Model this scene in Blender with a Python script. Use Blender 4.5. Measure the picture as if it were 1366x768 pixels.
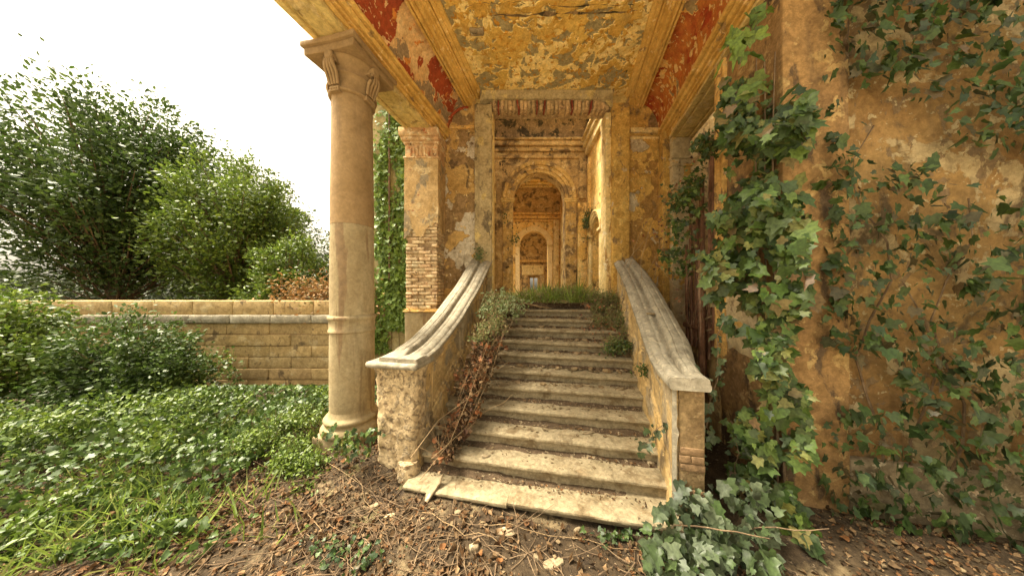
import bpy, math, random
import numpy as np
from mathutils import Vector, Matrix, noise, Euler
random.seed(7); RNG = np.random.default_rng(11)
SC = bpy.context.scene
for o in list(bpy.data.objects): bpy.data.objects.remove(o)
PI = math.pi; R = math.radians
E = 2.07                     # eye height above the ground at the foot of the stairs
F = 340.0                    # focal length in pixels of a 1366 px wide picture
# ------------------------------------------------------------------ camera
cam = bpy.data.cameras.new('camera'); co = bpy.data.objects.new('camera', cam)
SC.collection.objects.link(co); SC.camera = co
co.location = (0, 0, E); co.rotation_euler = (R(90), 0, 0)
cam.sensor_width = 36; cam.lens = F / 1366 * 36
cam.shift_x = -9 / 1366; cam.shift_y = 4 / 1366
cam.clip_start = 0.02; cam.clip_end = 2000
# ------------------------------------------------------------------ light
SUN_EL, SUN_AZ = 62, 272      # azimuth clockwise from +Y: high on the left, a little behind the building
w = bpy.data.worlds.new('World'); SC.world = w; w.use_nodes = True
nt = w.node_tree; nt.nodes.clear()
wo = nt.nodes.new('ShaderNodeOutputWorld'); bg = nt.nodes.new('ShaderNodeBackground')
sky = nt.nodes.new('ShaderNodeTexSky'); sky.sky_type = 'NISHITA'; sky.sun_disc = False
sky.sun_elevation = R(SUN_EL); sky.sun_rotation = R(SUN_AZ)
sky.air_density = 1.0; sky.dust_density = 6.0; sky.ozone_density = 0.6
hs = nt.nodes.new('ShaderNodeHueSaturation'); hs.inputs['Saturation'].default_value = 0.10
tint = nt.nodes.new('ShaderNodeMix'); tint.data_type = 'RGBA'; tint.blend_type = 'MULTIPLY'
tint.inputs[0].default_value = 1.0; tint.inputs[7].default_value = (1.0, 0.90, 0.70, 1)
nt.links.new(sky.outputs[0], hs.inputs['Color']); nt.links.new(hs.outputs[0], tint.inputs[6])
nt.links.new(tint.outputs[2], bg.inputs[0]); bg.inputs[1].default_value = 0.115
nt.links.new(bg.outputs[0], wo.inputs[0])
sl = bpy.data.lights.new('sun', 'SUN'); sl.energy = 3.6; sl.angle = R(20); sl.color = (1, 0.90, 0.72)
so = bpy.data.objects.new('sun', sl); SC.collection.objects.link(so)
sd = Vector((math.sin(R(SUN_AZ)) * math.cos(R(SUN_EL)), math.cos(R(SUN_AZ)) * math.cos(R(SUN_EL)), math.sin(R(SUN_EL))))
so.rotation_euler = sd.to_track_quat('Z', 'Y').to_euler(); so.location = (-6, -6, 9)
SC.view_settings.view_transform = 'Standard'; SC.view_settings.look = 'None'
SC.view_settings.exposure = 1.95; SC.view_settings.gamma = 1
SC.cycles.max_bounces = 10; SC.cycles.diffuse_bounces = 7
# ------------------------------------------------------------------ frames of reference
A = math.atan(68 / F); CA, SA = math.cos(A), math.sin(A)
def pf(u, v, z):             # porch frame (u across the stairs, v up the stairs, z from eye level) -> world
    return (u * CA + v * SA, v * CA - u * SA, E + z)
def vend(u, Y): return (Y + u * SA) / CA
def XP(px, Y): return (px - 692) / F * Y
def ZP(py, Y): return E + (388 - py) / F * Y
def unp(px, py, Y): return (XP(px, Y), Y, ZP(py, Y))
def nz(p, s=1.0, o=0.0): return noise.noise(Vector((p[0] * s + o, p[1] * s - o, p[2] * s + 2 * o)))
def fbm(p, s=1.0, o=0.0, n=3):
    t = 0; a = 1
    for i in range(n):
        t += a * nz(p, s, o + 7 * i); a *= .5; s *= 2.1
    return t
# ------------------------------------------------------------------ object helpers
def wloc(o):
    v = Vector((0, 0, 0))
    while o is not None: v += o.location; o = o.parent
    return v
def thing(name, label, cat, loc=(0, 0, 0), group=None):
    o = bpy.data.objects.new(name, None); SC.collection.objects.link(o)
    o.location = loc; o.empty_display_size = .1
    o['label'] = label; o['category'] = cat
    if group: o['group'] = group
    return o
def tag(o, label=None, cat=None, group=None, kind=None):
    if label: o['label'] = label
    if cat: o['category'] = cat
    if group: o['group'] = group
    if kind: o['kind'] = kind
    return o
def mkmesh(name, V, Fc, mat=None, smooth=None):
    me = bpy.data.meshes.new(name); me.from_pydata([tuple(v) for v in V], [], Fc); me.update()
    if mat: me.materials.append(mat)
    if smooth is not None and len(me.polygons):
        me.polygons.foreach_set('use_smooth', [True] * len(me.polygons))
        me.set_sharp_from_angle(angle=R(smooth))
    return me
def put(name, me, parent=None, loc=(0, 0, 0), rot=None, scale=None):
    o = bpy.data.objects.new(name, me); SC.collection.objects.link(o)
    if parent is not None: o.parent = parent
    o.location = Vector(loc) - (wloc(parent) if parent is not None else Vector((0, 0, 0)))
    if rot is not None: o.rotation_euler = rot
    if scale is not None: o.scale = scale
    return o
def obj(name, VF, mat, parent=None, smooth=35, kind=None):
    o = put(name, mkmesh(name, VF[0], VF[1], mat, smooth), parent)
    if kind: o['kind'] = kind
    return o
def join(*L):
    V = []; Fc = []
    for v, f in L:
        n = len(V); V += list(v); Fc += [tuple(i + n for i in q) for q in f]
    return V, Fc
def xf(VF, fn): return [fn(*p) for p in VF[0]], VF[1]
def box(x0, x1, y0, y1, z0, z1):
    V = [(x, y, z) for x in (x0, x1) for y in (y0, y1) for z in (z0, z1)]
    return V, [(0, 1, 3, 2), (4, 6, 7, 5), (0, 4, 5, 1), (2, 3, 7, 6), (0, 2, 6, 4), (1, 5, 7, 3)]
def rbox(x0, x1, y0, y1, z0, z1, r=.01, seg=(4, 4, 4), amp=0.0, s=6.0, seed=0.0):
    """box with rounded edges, subdivided and roughened"""
    lo = (x0, y0, z0); hi = (x1, y1, z1); V = []; idx = {}; Fc = []
    def coords(k):
        n = max(1, seg[k]); a, b = lo[k], hi[k]; rr = min(r, (b - a) * .45)
        c = [a] + [a + rr + (b - a - 2 * rr) * i / n for i in range(n + 1)] + [b]
        return c
    C = [coords(k) for k in range(3)]; N = [len(c) for c in C]
    def vid(i, j, k):
        key = (i, j, k)
        if key in idx: return idx[key]
        p = [C[0][i], C[1][j], C[2][k]]; q = []
        for t in range(3):
            rr = min(r, (hi[t] - lo[t]) * .45)
            q.append(min(max(p[t], lo[t] + rr), hi[t] - rr))
        d = Vector(p) - Vector(q); L = d.length
        if L > 1e-9:
            rr = max(abs(d[0]), abs(d[1]), abs(d[2])); nrm = d / L; P = Vector(q) + nrm * rr
        else: nrm = Vector((0, 0, 1)); P = Vector(p)
        if amp: P += nrm * amp * fbm(P, s, seed, 3)
        idx[key] = len(V); V.append(tuple(P)); return idx[key]
    for a, b, c in ((0, 1, 2), (1, 2, 0), (2, 0, 1)):
        for e in (0, N[c] - 1):
            for i in range(N[a] - 1):
                for j in range(N[b] - 1):
                    q = []
                    for (di, dj) in ((0, 0), (1, 0), (1, 1), (0, 1)):
                        k = [0, 0, 0]; k[a] = i + di; k[b] = j + dj; k[c] = e; q.append(vid(*k))
                    Fc.append(tuple(q if e else q[::-1]))
    return V, Fc
def loft(rings, closed=True, caps=True):
    V = []; Fc = []; n = len(rings[0])
    for r in rings: V += list(r)
    for i in range(len(rings) - 1):
        for j in range(n if closed else n - 1):
            k = (j + 1) % n
            Fc.append((i * n + j, i * n + k, (i + 1) * n + k, (i + 1) * n + j))
    if caps and closed:
        Fc.append(tuple(range(n))[::-1]); Fc.append(tuple((len(rings) - 1) * n + j for j in range(n)))
    return V, Fc
def lathe(prof, cx, cy, n=40, amp=0, s=6, seed=0):
    rings = []
    for (r, z) in prof:
        ring = []
        for i in range(n):
            a = 2 * PI * i / n; p = (cx + r * math.cos(a), cy + r * math.sin(a), z)
            if amp:
                d = amp * fbm(p, s, seed); p = (cx + (r + d) * math.cos(a), cy + (r + d) * math.sin(a), z)
            ring.append(p)
        rings.append(ring)
    return loft(rings)
def tube(pts, r0, r1=None, n=6):
    r1 = r0 if r1 is None else r1; rings = []; pts = [Vector(p) for p in pts]; up = Vector((.3, .2, .93))
    for i, p in enumerate(pts):
        d = (pts[min(i + 1, len(pts) - 1)] - pts[max(i - 1, 0)]).normalized()
        a = d.cross(up)
        if a.length < .05: a = d.cross(Vector((1, 0, 0)))
        a.normalize(); b = d.cross(a); r = r0 + (r1 - r0) * i / (len(pts) - 1)
        rings.append([tuple(p + a * r * math.cos(2 * PI * k / n) + b * r * math.sin(2 * PI * k / n)) for k in range(n)])
    return loft(rings)
def strip(prof, v0, Yend=None, n=24, fr=pf, amp=.0, s=5.0, seed=0.0):
    """extrude an open (u, z) profile along the porch axis; the far end is cut at depth Yend"""
    rings = []
    for i in range(n + 1):
        t = i / n; ring = []
        for (u, z) in prof:
            ve = vend(u, Yend); p = list(fr(u, v0 + (ve - v0) * t, z))
            if amp:
                d = amp * fbm(p, s, seed); e = amp * fbm(p, s, seed + 31); p[0] += d; p[2] += e
            ring.append(tuple(p))
        rings.append(ring)
    return loft(rings, closed=False)
def quadgrid(fn, nu, nv):
    V = [tuple(fn(i / nu, j / nv)) for i in range(nu + 1) for j in range(nv + 1)]
    Fc = [(i * (nv + 1) + j, (i + 1) * (nv + 1) + j, (i + 1) * (nv + 1) + j + 1, i * (nv + 1) + j + 1) for i in range(nu) for j in range(nv)]
    return V, Fc
def peelsheet(name, fn, nu, nv, nrm, field, depth, mat, parent, smooth=40):
    V = []; L = []
    for i in range(nu + 1):
        for j in range(nv + 1):
            p = fn(i / nu, j / nv); l = field(p); n_ = nrm(i / nu, j / nv) if callable(nrm) else nrm
            d = depth * l + .003 * nz(p, 14, 3); V.append((p[0] + n_[0] * d, p[1] + n_[1] * d, p[2] + n_[2] * d)); L.append(l)
    Fc = [(i * (nv + 1) + j, (i + 1) * (nv + 1) + j, (i + 1) * (nv + 1) + j + 1, i * (nv + 1) + j + 1) for i in range(nu) for j in range(nv)]
    me = mkmesh(name, V, Fc, mat, smooth); at = me.attributes.new('peel', 'FLOAT', 'POINT'); at.data.foreach_set('value', np.array(L, np.float32))
    return put(name, me, parent)
def warp(p, a=.16, s=1.7, o=0): return (p[0] + a * nz(p, s, o) + a * .35 * nz(p, s * 4, o), p[1] + a * nz(p, s, o + 9) + a * .35 * nz(p, s * 4, o + 5), p[2])
def ss(x, a, b): t = min(1, max(0, (x - a) / (b - a))); return t * t * (3 - 2 * t)
# ------------------------------------------------------------------ materials
def newmat(name):
    m = bpy.data.materials.new(name); m.use_nodes = True; m.node_tree.nodes.clear()
    return m, m.node_tree, m.node_tree.nodes, m.node_tree.links
def c4(c): return (c[0], c[1], c[2], 1)
def layered(name, base, layers=(), scale=3.0, fine=.18, bump=.35, rough=.9, grain=60, streak=0, streakcol=(.08, .06, .04), spec=.2, lscale=1.6, mottle=.30, attr=()):
    """base = (colour a, colour b); each layer = (colour a, colour b, scale, threshold, softness, depth, stretch, seed)"""
    m, t, N, L = newmat(name)
    out = N.new('ShaderNodeOutputMaterial'); b = N.new('ShaderNodeBsdfPrincipled'); L.new(b.outputs[0], out.inputs[0])
    b.inputs['Roughness'].default_value = rough; b.inputs['Specular IOR Level'].default_value = spec
    geo = N.new('ShaderNodeNewGeometry')
    def mapping(sc, off):
        mp = N.new('ShaderNodeMapping'); mp.inputs['Scale'].default_value = sc; mp.inputs['Location'].default_value = (off, off * .7, -off)
        L.new(geo.outputs['Position'], mp.inputs[0]); return mp.outputs[0]
    def noi(sc, det=6, ro=.6, stretch=1.0, off=0.0, dist=0.0):
        n = N.new('ShaderNodeTexNoise'); n.inputs['Scale'].default_value = sc; n.inputs['Detail'].default_value = det
        n.inputs['Roughness'].default_value = ro; n.inputs['Distortion'].default_value = dist
        L.new(mapping((1, 1, stretch), off), n.inputs['Vector']); return n.outputs['Fac']
    def mixc(f, a, bb, mode='MIX'):
        x = N.new('ShaderNodeMix'); x.data_type = 'RGBA'; x.blend_type = mode
        for i, q in ((0, f), (6, a), (7, bb)):
            if isinstance(q, (int, float)): x.inputs[i].default_value = q
            elif isinstance(q, tuple): x.inputs[i].default_value = c4(q)
            else: L.new(q, x.inputs[i])
        return x.outputs[2]
    def rng(f, a, bb, c=0, d=1):
        x = N.new('ShaderNodeMapRange'); L.new(f, x.inputs[0]); x.interpolation_type = 'SMOOTHSTEP'
        x.inputs[1].default_value = a; x.inputs[2].default_value = bb; x.inputs[3].default_value = c; x.inputs[4].default_value = d
        return x.outputs[0]
    def math2(op, a, bb):
        x = N.new('ShaderNodeMath'); x.operation = op
        for i, q in ((0, a), (1, bb)):
            if isinstance(q, (int, float)): x.inputs[i].default_value = q
            else: L.new(q, x.inputs[i])
        return x.outputs[0]
    col = mixc(rng(noi(scale, 8, .65, off=3.1), .35, .65), base[0], base[1])
    h = math2('MULTIPLY', noi(grain, 4, .7), .25)
    h = math2('ADD', h, math2('MULTIPLY', noi(grain * .22, 5, .7, off=5), .5))
    if attr:
        at = N.new('ShaderNodeAttribute'); at.attribute_name = 'peel'
        for k, (ca, cb, sc) in enumerate(attr):
            lc = mixc(rng(noi(sc, 7, .7, 1, 3.3 + 5 * k), .4, .6), ca, cb); col = mixc(rng(at.outputs['Fac'], .35 + k, .65 + k), col, lc)
    for k, (ca, cb, sc, th, soft, dep, stre, seed) in enumerate(layers):
        sc *= lscale
        f = noi(sc, 9, .62, stre, seed + 1.37 * k, .35)
        msk = rng(f, th, th + soft)
        lc = mixc(rng(noi(sc * 3.5, 6, .7, 1, seed + 9), .35, .65), ca, cb)
        col = mixc(msk, col, lc); h = math2('ADD', h, math2('MULTIPLY', msk, dep))
    if streak:
        f = noi(5.5, 7, .65, .10, 17.3); g = noi(1.3, 3, .5, 1, 2.2)
        col = mixc(math2('MULTIPLY', math2('MULTIPLY', rng(f, .52, .72), rng(g, .4, .6)), streak), col, streakcol)
    fv = noi(28, 8, .75, off=8.8)
    col = mixc(1.0, col, mixc(rng(fv, .25, .75), (1 - fine * 1.25,) * 3, (1 + fine * 1.15,) * 3), 'MULTIPLY')
    mo = noi(9, 9, .72, off=31.3, dist=.6); col = mixc(1.0, col, mixc(rng(mo, .34, .62), (1 - mottle * .75, 1 - mottle * .8, 1 - mottle * .9), (1 + mottle * .6,) * 3), 'MULTIPLY')
    L.new(col, b.inputs['Base Color'])
    bp = N.new('ShaderNodeBump'); bp.inputs['Strength'].default_value = bump; bp.inputs['Distance'].default_value = .02
    L.new(h, bp.inputs['Height']); L.new(bp.outputs[0], b.inputs['Normal'])
    return m
def vary(m, cols):
    """multiply the base colour by a random tone for each separate object"""
    t = m.node_tree; N = t.nodes; L = t.links
    b = next(n for n in N if n.type == 'BSDF_PRINCIPLED'); src = b.inputs['Base Color'].links[0].from_socket
    oi = N.new('ShaderNodeObjectInfo'); cr = N.new('ShaderNodeValToRGB'); L.new(oi.outputs['Random'], cr.inputs[0])
    e = cr.color_ramp.elements; e[0].color = c4(cols[0]); e[1].color = c4(cols[-1])
    for i, c in enumerate(cols[1:-1]): q = e.new((i + 1) / (len(cols) - 1)); q.color = c4(c)
    x = N.new('ShaderNodeMix'); x.data_type = 'RGBA'; x.blend_type = 'MULTIPLY'; x.inputs[0].default_value = 1
    L.new(src, x.inputs[6]); L.new(cr.outputs[0], x.inputs[7]); L.new(x.outputs[2], b.inputs['Base Color'])
    return m
def leafmat(name, cols, trans=.3, rough=.45, spec=.4):
    m, t, N, L = newmat(name)
    out = N.new('ShaderNodeOutputMaterial'); b = N.new('ShaderNodeBsdfPrincipled')
    b.inputs['Roughness'].default_value = rough; b.inputs['Specular IOR Level'].default_value = spec
    at = N.new('ShaderNodeAttribute'); at.attribute_name = 'rnd'; oi = N.new('ShaderNodeObjectInfo')
    ad = N.new('ShaderNodeMath'); ad.operation = 'ADD'; L.new(at.outputs['Fac'], ad.inputs[0]); L.new(oi.outputs['Random'], ad.inputs[1])
    fr = N.new('ShaderNodeMath'); fr.operation = 'FRACT'; L.new(ad.outputs[0], fr.inputs[0])
    cr = N.new('ShaderNodeValToRGB'); L.new(fr.outputs[0], cr.inputs[0]); e = cr.color_ramp.elements
    e[0].color = c4(cols[0]); e[1].color = c4(cols[-1])
    for i, c in enumerate(cols[1:-1]): q = e.new((i + 1) / (len(cols) - 1)); q.color = c4(c)
    geo = N.new('ShaderNodeNewGeometry'); n = N.new('ShaderNodeTexNoise'); n.inputs['Scale'].default_value = 45; L.new(geo.outputs['Position'], n.inputs['Vector'])
    mr = N.new('ShaderNodeMapRange'); L.new(n.outputs['Fac'], mr.inputs[0]); mr.inputs[1].default_value = .3; mr.inputs[2].default_value = .7; mr.inputs[3].default_value = .65; mr.inputs[4].default_value = 1.3
    x = N.new('ShaderNodeVectorMath'); x.operation = 'SCALE'; L.new(cr.outputs[0], x.inputs[0]); L.new(mr.outputs[0], x.inputs['Scale'])
    L.new(x.outputs[0], b.inputs['Base Color'])
    tr = N.new('ShaderNodeBsdfTranslucent'); L.new(x.outputs[0], tr.inputs[0])
    mx = N.new('ShaderNodeMixShader'); mx.inputs[0].default_value = trans
    L.new(b.outputs[0], mx.inputs[1]); L.new(tr.outputs[0], mx.inputs[2]); L.new(mx.outputs[0], out.inputs[0])
    return m
OCH = (.60, .36, .085); OCHD = (.42, .20, .035); CREAM = (.68, .50, .22); GREYP = (.26, .20, .115); BEI = (.50, .37, .20); SOOT = (.045, .035, .025)
mt = {}
GREYB = ((.36, .29, .145), (.27, .215, .105), 9)
mt['ceiling'] = layered('peeling_yellow_ceiling', ((.62, .41, .105), (.53, .31, .065)), [
    ((.44, .20, .025), (.54, .28, .05), 12, .56, .04, .2, 1, 21), ((.82, .62, .26), (.74, .50, .16), 8, .635, .02, .4, 1, 25), (SOOT, (.14, .10, .04), 3.0, .70, .05, 0, 1, 33), ((.40, .29, .11), (.34, .25, .10), 1.3, .54, .22, 0, 1, 71)],
    scale=1.6, fine=.2, bump=.7, lscale=1, mottle=.24, attr=(((.80, .62, .27), (.72, .51, .17), 5), GREYB))
mt['red'] = layered('peeling_red_plaster', ((.36, .075, .025), (.28, .055, .022)), [
    ((.70, .48, .24), (.60, .36, .15), 11, .585, .02, .4, 1, 27), ((.56, .17, .03), (.60, .26, .06), 5, .60, .04, .2, 1, 14)],
    scale=3, fine=.2, bump=.7, lscale=1, mottle=.22, attr=(((.72, .50, .25), (.62, .38, .16), 6), ((.33, .24, .14), (.25, .18, .105), 8)))
mt['redorange'] = layered('peeling_orange_red_plaster', ((.38, .09, .025), (.50, .19, .04)), [
    ((.74, .54, .24), (.70, .44, .14), 10, .57, .02, .4, 1, 67), ((.36, .06, .018), (.32, .05, .018), 3, .57, .04, .3, 1, 61)],
    scale=3.2, fine=.2, bump=.7, lscale=1, mottle=.22, attr=(((.74, .48, .17), (.66, .36, .08), 5), ((.36, .27, .13), (.28, .20, .10), 8)))
mt['wallpeel'] = layered('flaking_wall', ((.50, .33, .12), (.40, .245, .08)), [
    ((.12, .08, .045), (.16, .105, .055), 4, .585, .06, -.3, .6, 36), ((.62, .48, .24), (.56, .40, .18), 9, .615, .03, .3, 1, 26)],
    scale=2.6, fine=.26, bump=.7, lscale=1, mottle=.3, streak=.6, attr=(((.30, .195, .09), (.22, .14, .06), 7), ((.54, .48, .37), (.44, .375, .27), 7)))
mt['goldpeel'] = layered('flaking_golden_wall', ((.60, .39, .11), (.48, .28, .07)), [
    ((.20, .125, .05), (.26, .165, .07), 3.6, .59, .06, -.3, .7, 17), ((.70, .52, .22), (.64, .44, .15), 10, .61, .03, .4, 1, 5)],
    scale=2.6, fine=.26, bump=.7, lscale=1, mottle=.3, streak=.55, attr=(((.38, .22, .065), (.29, .165, .05), 7), ((.50, .42, .28), (.40, .32, .2), 7)))
mt['mould'] = layered('worn_ochre_moulding', ((.66, .42, .14), (.56, .33, .10)), [
    ((.33, .21, .09), (.26, .16, .07), 5, .55, .05, -.4, 1, 3), ((.62, .46, .22), (.58, .36, .12), 6, .58, .03, .3, 1, 8), (SOOT, (.12, .07, .03), 4, .66, .06, -.3, 1, 19)], scale=3, bump=.5)
mt['soffit'] = layered('stained_soffit_plaster', ((.58, .45, .18), (.50, .36, .13)), [
    ((.60, .48, .25), (.52, .38, .16), 3.1, .55, .03, .3, 1, 6), ((.30, .20, .07), (.24, .16, .06), 2.5, .58, .1, -.2, 1, 15)], scale=2.2, bump=.4)
mt['column'] = layered('tan_column_stone', ((.30, .20, .098), (.24, .155, .07)), [
    ((.33, .245, .135), (.29, .21, .11), 1.5, .52, .18, .05, .25, 2), ((.30, .19, .10), (.26, .16, .08), 4.5, .60, .10, -.15, .15, 9)], scale=2.5, fine=.12, bump=.22, lscale=1, mottle=.14, streak=.75, streakcol=(.16, .105, .055))
mt['column_low'] = layered('grey_column_stone', ((.32, .255, .145), (.27, .205, .11)), [
    ((.37, .30, .18), (.32, .26, .15), 1.7, .50, .12, .1, .3, 2), ((.25, .17, .09), (.20, .14, .08), 4.0, .57, .05, -.25, .12, 29)], scale=2.5, fine=.14, bump=.28, lscale=1, mottle=.16, streak=.95, streakcol=(.12, .08, .045))
mt['stone'] = layered('worn_grey_stone', ((.27, .21, .13), (.22, .17, .10)), [
    ((.25, .185, .11), (.20, .15, .09), 3.3, .56, .08, -.2, 1, 3), ((.52, .44, .30), (.46, .38, .25), 7, .58, .04, .15, 1, 13), (SOOT, (.13, .10, .065), 6, .67, .05, -.2, 1, 44)], scale=4, fine=.2, bump=.45, grain=90)
mt['cap'] = layered('pale_grey_coping_stone', ((.30, .268, .20), (.245, .215, .158)), [
    ((.20, .16, .105), (.16, .125, .08), 4, .62, .09, -.2, 1, 6), ((.38, .33, .235), (.33, .285, .20), 9, .56, .06, .2, 1, 16)], scale=4, fine=.16, bump=.35, grain=90)
mt['step'] = layered('dusty_step_stone', ((.31, .255, .158), (.26, .21, .125)), [
    ((.21, .155, .085), (.165, .12, .065), 3.1, .50, .16, -.1, 1, 31), ((.32, .265, .165), (.28, .225, .14), 6.5, .56, .08, .15, 1, 36), ((.10, .075, .045), (.15, .11, .065), 9, .64, .05, -.2, 1, 45)], scale=3.5, fine=.25, bump=.5, grain=110)
mt['parapet'] = layered('ochre_parapet_plaster', ((.50, .36, .17), (.45, .30, .12)), [
    ((.33, .265, .165), (.28, .22, .135), 2.4, .48, .10, -.15, .6, 2), ((.20, .145, .08), (.16, .115, .065), 3.4, .56, .08, -.2, .35, 22), ((.62, .46, .22), (.60, .42, .17), 6, .60, .04, .2, 1, 31)], scale=2.2, fine=.18, bump=.4, streak=.5, streakcol=(.17, .12, .07))
mt['roughcast'] = layered('pitted_roughcast', ((.52, .40, .235), (.43, .32, .18)), [
    ((.34, .24, .135), (.28, .195, .11), 11, .53, .12, -1.0, 1, 2), ((.40, .32, .21), (.37, .29, .18), 6, .55, .07, .5, 1, 7)], scale=5, fine=.3, bump=.9, grain=45)
mt['wall'] = layered('blotched_ochre_wall', ((.36, .24, .10), (.27, .165, .065)), [
    ((.46, .39, .27), (.38, .31, .21), 1.0, .50, .05, -.3, .6, 6), ((.22, .145, .065), (.16, .105, .05), 2.0, .53, .07, -.3, .8, 16), ((.58, .40, .13), (.55, .35, .09), 4, .57, .03, .4, 1, 26), ((.07, .05, .03), (.12, .08, .04), 3.3, .63, .05, -.3, 1, 36)], scale=2.6, fine=.28, bump=.6, streak=.6)
mt['wallright'] = layered('peeling_golden_wall', ((.56, .36, .10), (.44, .26, .065)), [
    ((.60, .42, .14), (.56, .35, .09), 3.2, .55, .03, .5, 1, 5), ((.20, .13, .055), (.26, .17, .08), 1.9, .545, .06, -.3, .7, 17), ((.50, .40, .25), (.42, .32, .19), 1.5, .62, .02, -.5, 1, 28)], scale=2.1, fine=.28, bump=.6, streak=.5)
mt['pilaster'] = layered('mossy_grey_pilaster', ((.38, .30, .16), (.32, .24, .12)), [
    ((.50, .38, .16), (.46, .34, .13), 2.3, .55, .05, .2, .7, 7), ((.17, .125, .07), (.13, .10, .055), 3.4, .57, .07, -.3, .5, 13)], scale=3, fine=.24, bump=.5, streak=.4)
mt['facade'] = layered('brown_ochre_facade', ((.27, .17, .065), (.21, .12, .045)), [((.36, .28, .15), (.31, .23, .12), 1.1, .535, .025, .5, 1, 5), ((.20, .135, .07), (.16, .11, .06), 5, .57, .03, -.4, .7, 45), ((.40, .32, .18), (.36, .28, .15), 8, .60, .02, .4, 1, 55), ((.12, .085, .045), (.09, .065, .035), 1.3, .54, .07, -.3, .5, 15)], scale=1.4, bump=.5, streak=.6)  # brown ochre plaster with mixed blotches and streaks
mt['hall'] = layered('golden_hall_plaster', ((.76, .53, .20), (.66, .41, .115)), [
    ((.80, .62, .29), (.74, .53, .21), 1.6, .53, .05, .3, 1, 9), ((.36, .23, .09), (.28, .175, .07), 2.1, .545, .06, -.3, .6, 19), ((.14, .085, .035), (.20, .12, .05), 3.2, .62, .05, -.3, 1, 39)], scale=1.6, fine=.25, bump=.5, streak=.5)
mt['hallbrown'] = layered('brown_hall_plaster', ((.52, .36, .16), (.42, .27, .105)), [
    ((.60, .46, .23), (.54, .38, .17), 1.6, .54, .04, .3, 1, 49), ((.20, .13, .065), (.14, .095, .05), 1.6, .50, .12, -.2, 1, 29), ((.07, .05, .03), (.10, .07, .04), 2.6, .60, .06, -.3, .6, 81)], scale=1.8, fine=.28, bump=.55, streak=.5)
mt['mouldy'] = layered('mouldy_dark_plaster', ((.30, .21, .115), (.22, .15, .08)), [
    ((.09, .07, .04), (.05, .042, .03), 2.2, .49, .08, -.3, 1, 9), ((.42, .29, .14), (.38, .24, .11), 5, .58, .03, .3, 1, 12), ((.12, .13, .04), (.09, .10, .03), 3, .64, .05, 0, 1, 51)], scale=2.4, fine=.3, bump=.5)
mt['frame'] = layered('pale_gold_door_frame', ((.68, .53, .25), (.60, .43, .17)), [
    ((.40, .25, .09), (.33, .20, .07), 3.5, .57, .05, -.3, .4, 5), ((.70, .60, .40), (.66, .54, .32), 5, .58, .04, .3, 1, 8)], scale=2.5, fine=.2, bump=.4)
mt['pink'] = layered('red_and_pink_plaster', ((.42, .07, .04), (.52, .25, .17)), [((.58, .44, .30), (.52, .36, .22), 3, .5, .04, .3, 1, 5)], scale=2.5, bump=.4)
mt['white'] = layered('cream_pilaster_plaster', ((.50, .41, .25), (.44, .34, .18)), [
    ((.52, .32, .09), (.48, .27, .06), 2.0, .56, .06, -.1, 1, 5), ((.28, .20, .11), (.22, .16, .09), 5, .62, .05, -.3, .5, 15)], scale=2.5, fine=.14, bump=.3)
mt['wing'] = layered('cream_wing_plaster', ((.34, .285, .15), (.30, .245, .115)), [
    ((.40, .34, .20), (.37, .31, .17), 2, .54, .1, .1, 1, 5), ((.33, .26, .13), (.28, .21, .10), 3.5, .61, .07, -.2, .4, 15)], scale=1.6, fine=.14, bump=.3, streak=.3)  # cream plaster with paler and browner blotches
mt['block'] = vary(layered('garden_wall_block_plaster', ((.40, .29, .14), (.34, .24, .115)), [
    ((.46, .36, .21), (.42, .32, .17), 2.2, .55, .07, .1, 1, 5), ((.20, .14, .075), (.15, .11, .06), 4, .60, .06, -.2, .6, 15)], scale=3, fine=.2, bump=.4), ((.8, .8, .8), (1.1, 1.08, 1.0), (.95, .92, .9)))
mt['brick'] = vary(layered('worn_brick', ((.44, .325, .19), (.38, .26, .15)), [
    ((.55, .45, .29), (.50, .39, .24), 4.5, .44, .05, .3, 1, 5), ((.18, .12, .07), (.14, .09, .055), 7, .60, .06, -.3, 1, 15)], scale=12, fine=.25, bump=.5), ((.75, .72, .68), (1.05, .95, .88), (1.15, 1.12, 1.05), (.9, .92, .9)))
mt['redbrick'] = layered('red_painted_brick', ((.26, .06, .03), (.20, .04, .025)), [((.42, .26, .13), (.36, .2, .1), 9, .58, .05, .2, 1, 5)], scale=10, bump=.4)
mt['mortar'] = layered('crumbling_mortar', ((.34, .24, .13), (.27, .18, .10)), [((.50, .38, .21), (.45, .33, .17), 5, .55, .06, .3, 1, 5)], scale=8, fine=.3, bump=.7)
mt['capital'] = layered('weathered_capital_plaster', ((.55, .38, .20), (.46, .27, .13)), [
    ((.46, .17, .07), (.40, .14, .06), 5, .58, .05, -.3, 1, 5), ((.66, .55, .36), (.6, .48, .3), 6, .55, .05, .2, 1, 15), ((.20, .13, .07), (.15, .1, .06), 7, .62, .05, -.3, 1, 25)], scale=5, bump=.5)
mt['wood'] = layered('weathered_red_brown_wood', ((.20, .10, .055), (.14, .07, .04)), [
    ((.33, .21, .13), (.28, .17, .11), 9, .54, .05, .2, .08, 5), ((.05, .03, .02), (.07, .045, .03), 12, .58, .05, -.3, .08, 15)], scale=6, fine=.25, bump=.5, rough=.8)
mt['iron'] = layered('rusted_iron', ((.10, .07, .05), (.16, .10, .06)), [((.26, .15, .08), (.2, .1, .05), 9, .58, .05, .2, 1, 5)], scale=9, bump=.3, rough=.7)
mt['bark'] = layered('dry_bark', ((.19, .13, .075), (.12, .08, .048)), [((.22, .16, .095), (.19, .13, .075), 9, .55, .06, .3, .3, 5)], scale=12, bump=.6)
mt['straw'] = layered('pale_dry_stem', ((.34, .24, .13), (.26, .175, .09)), scale=14, bump=.2)
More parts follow.
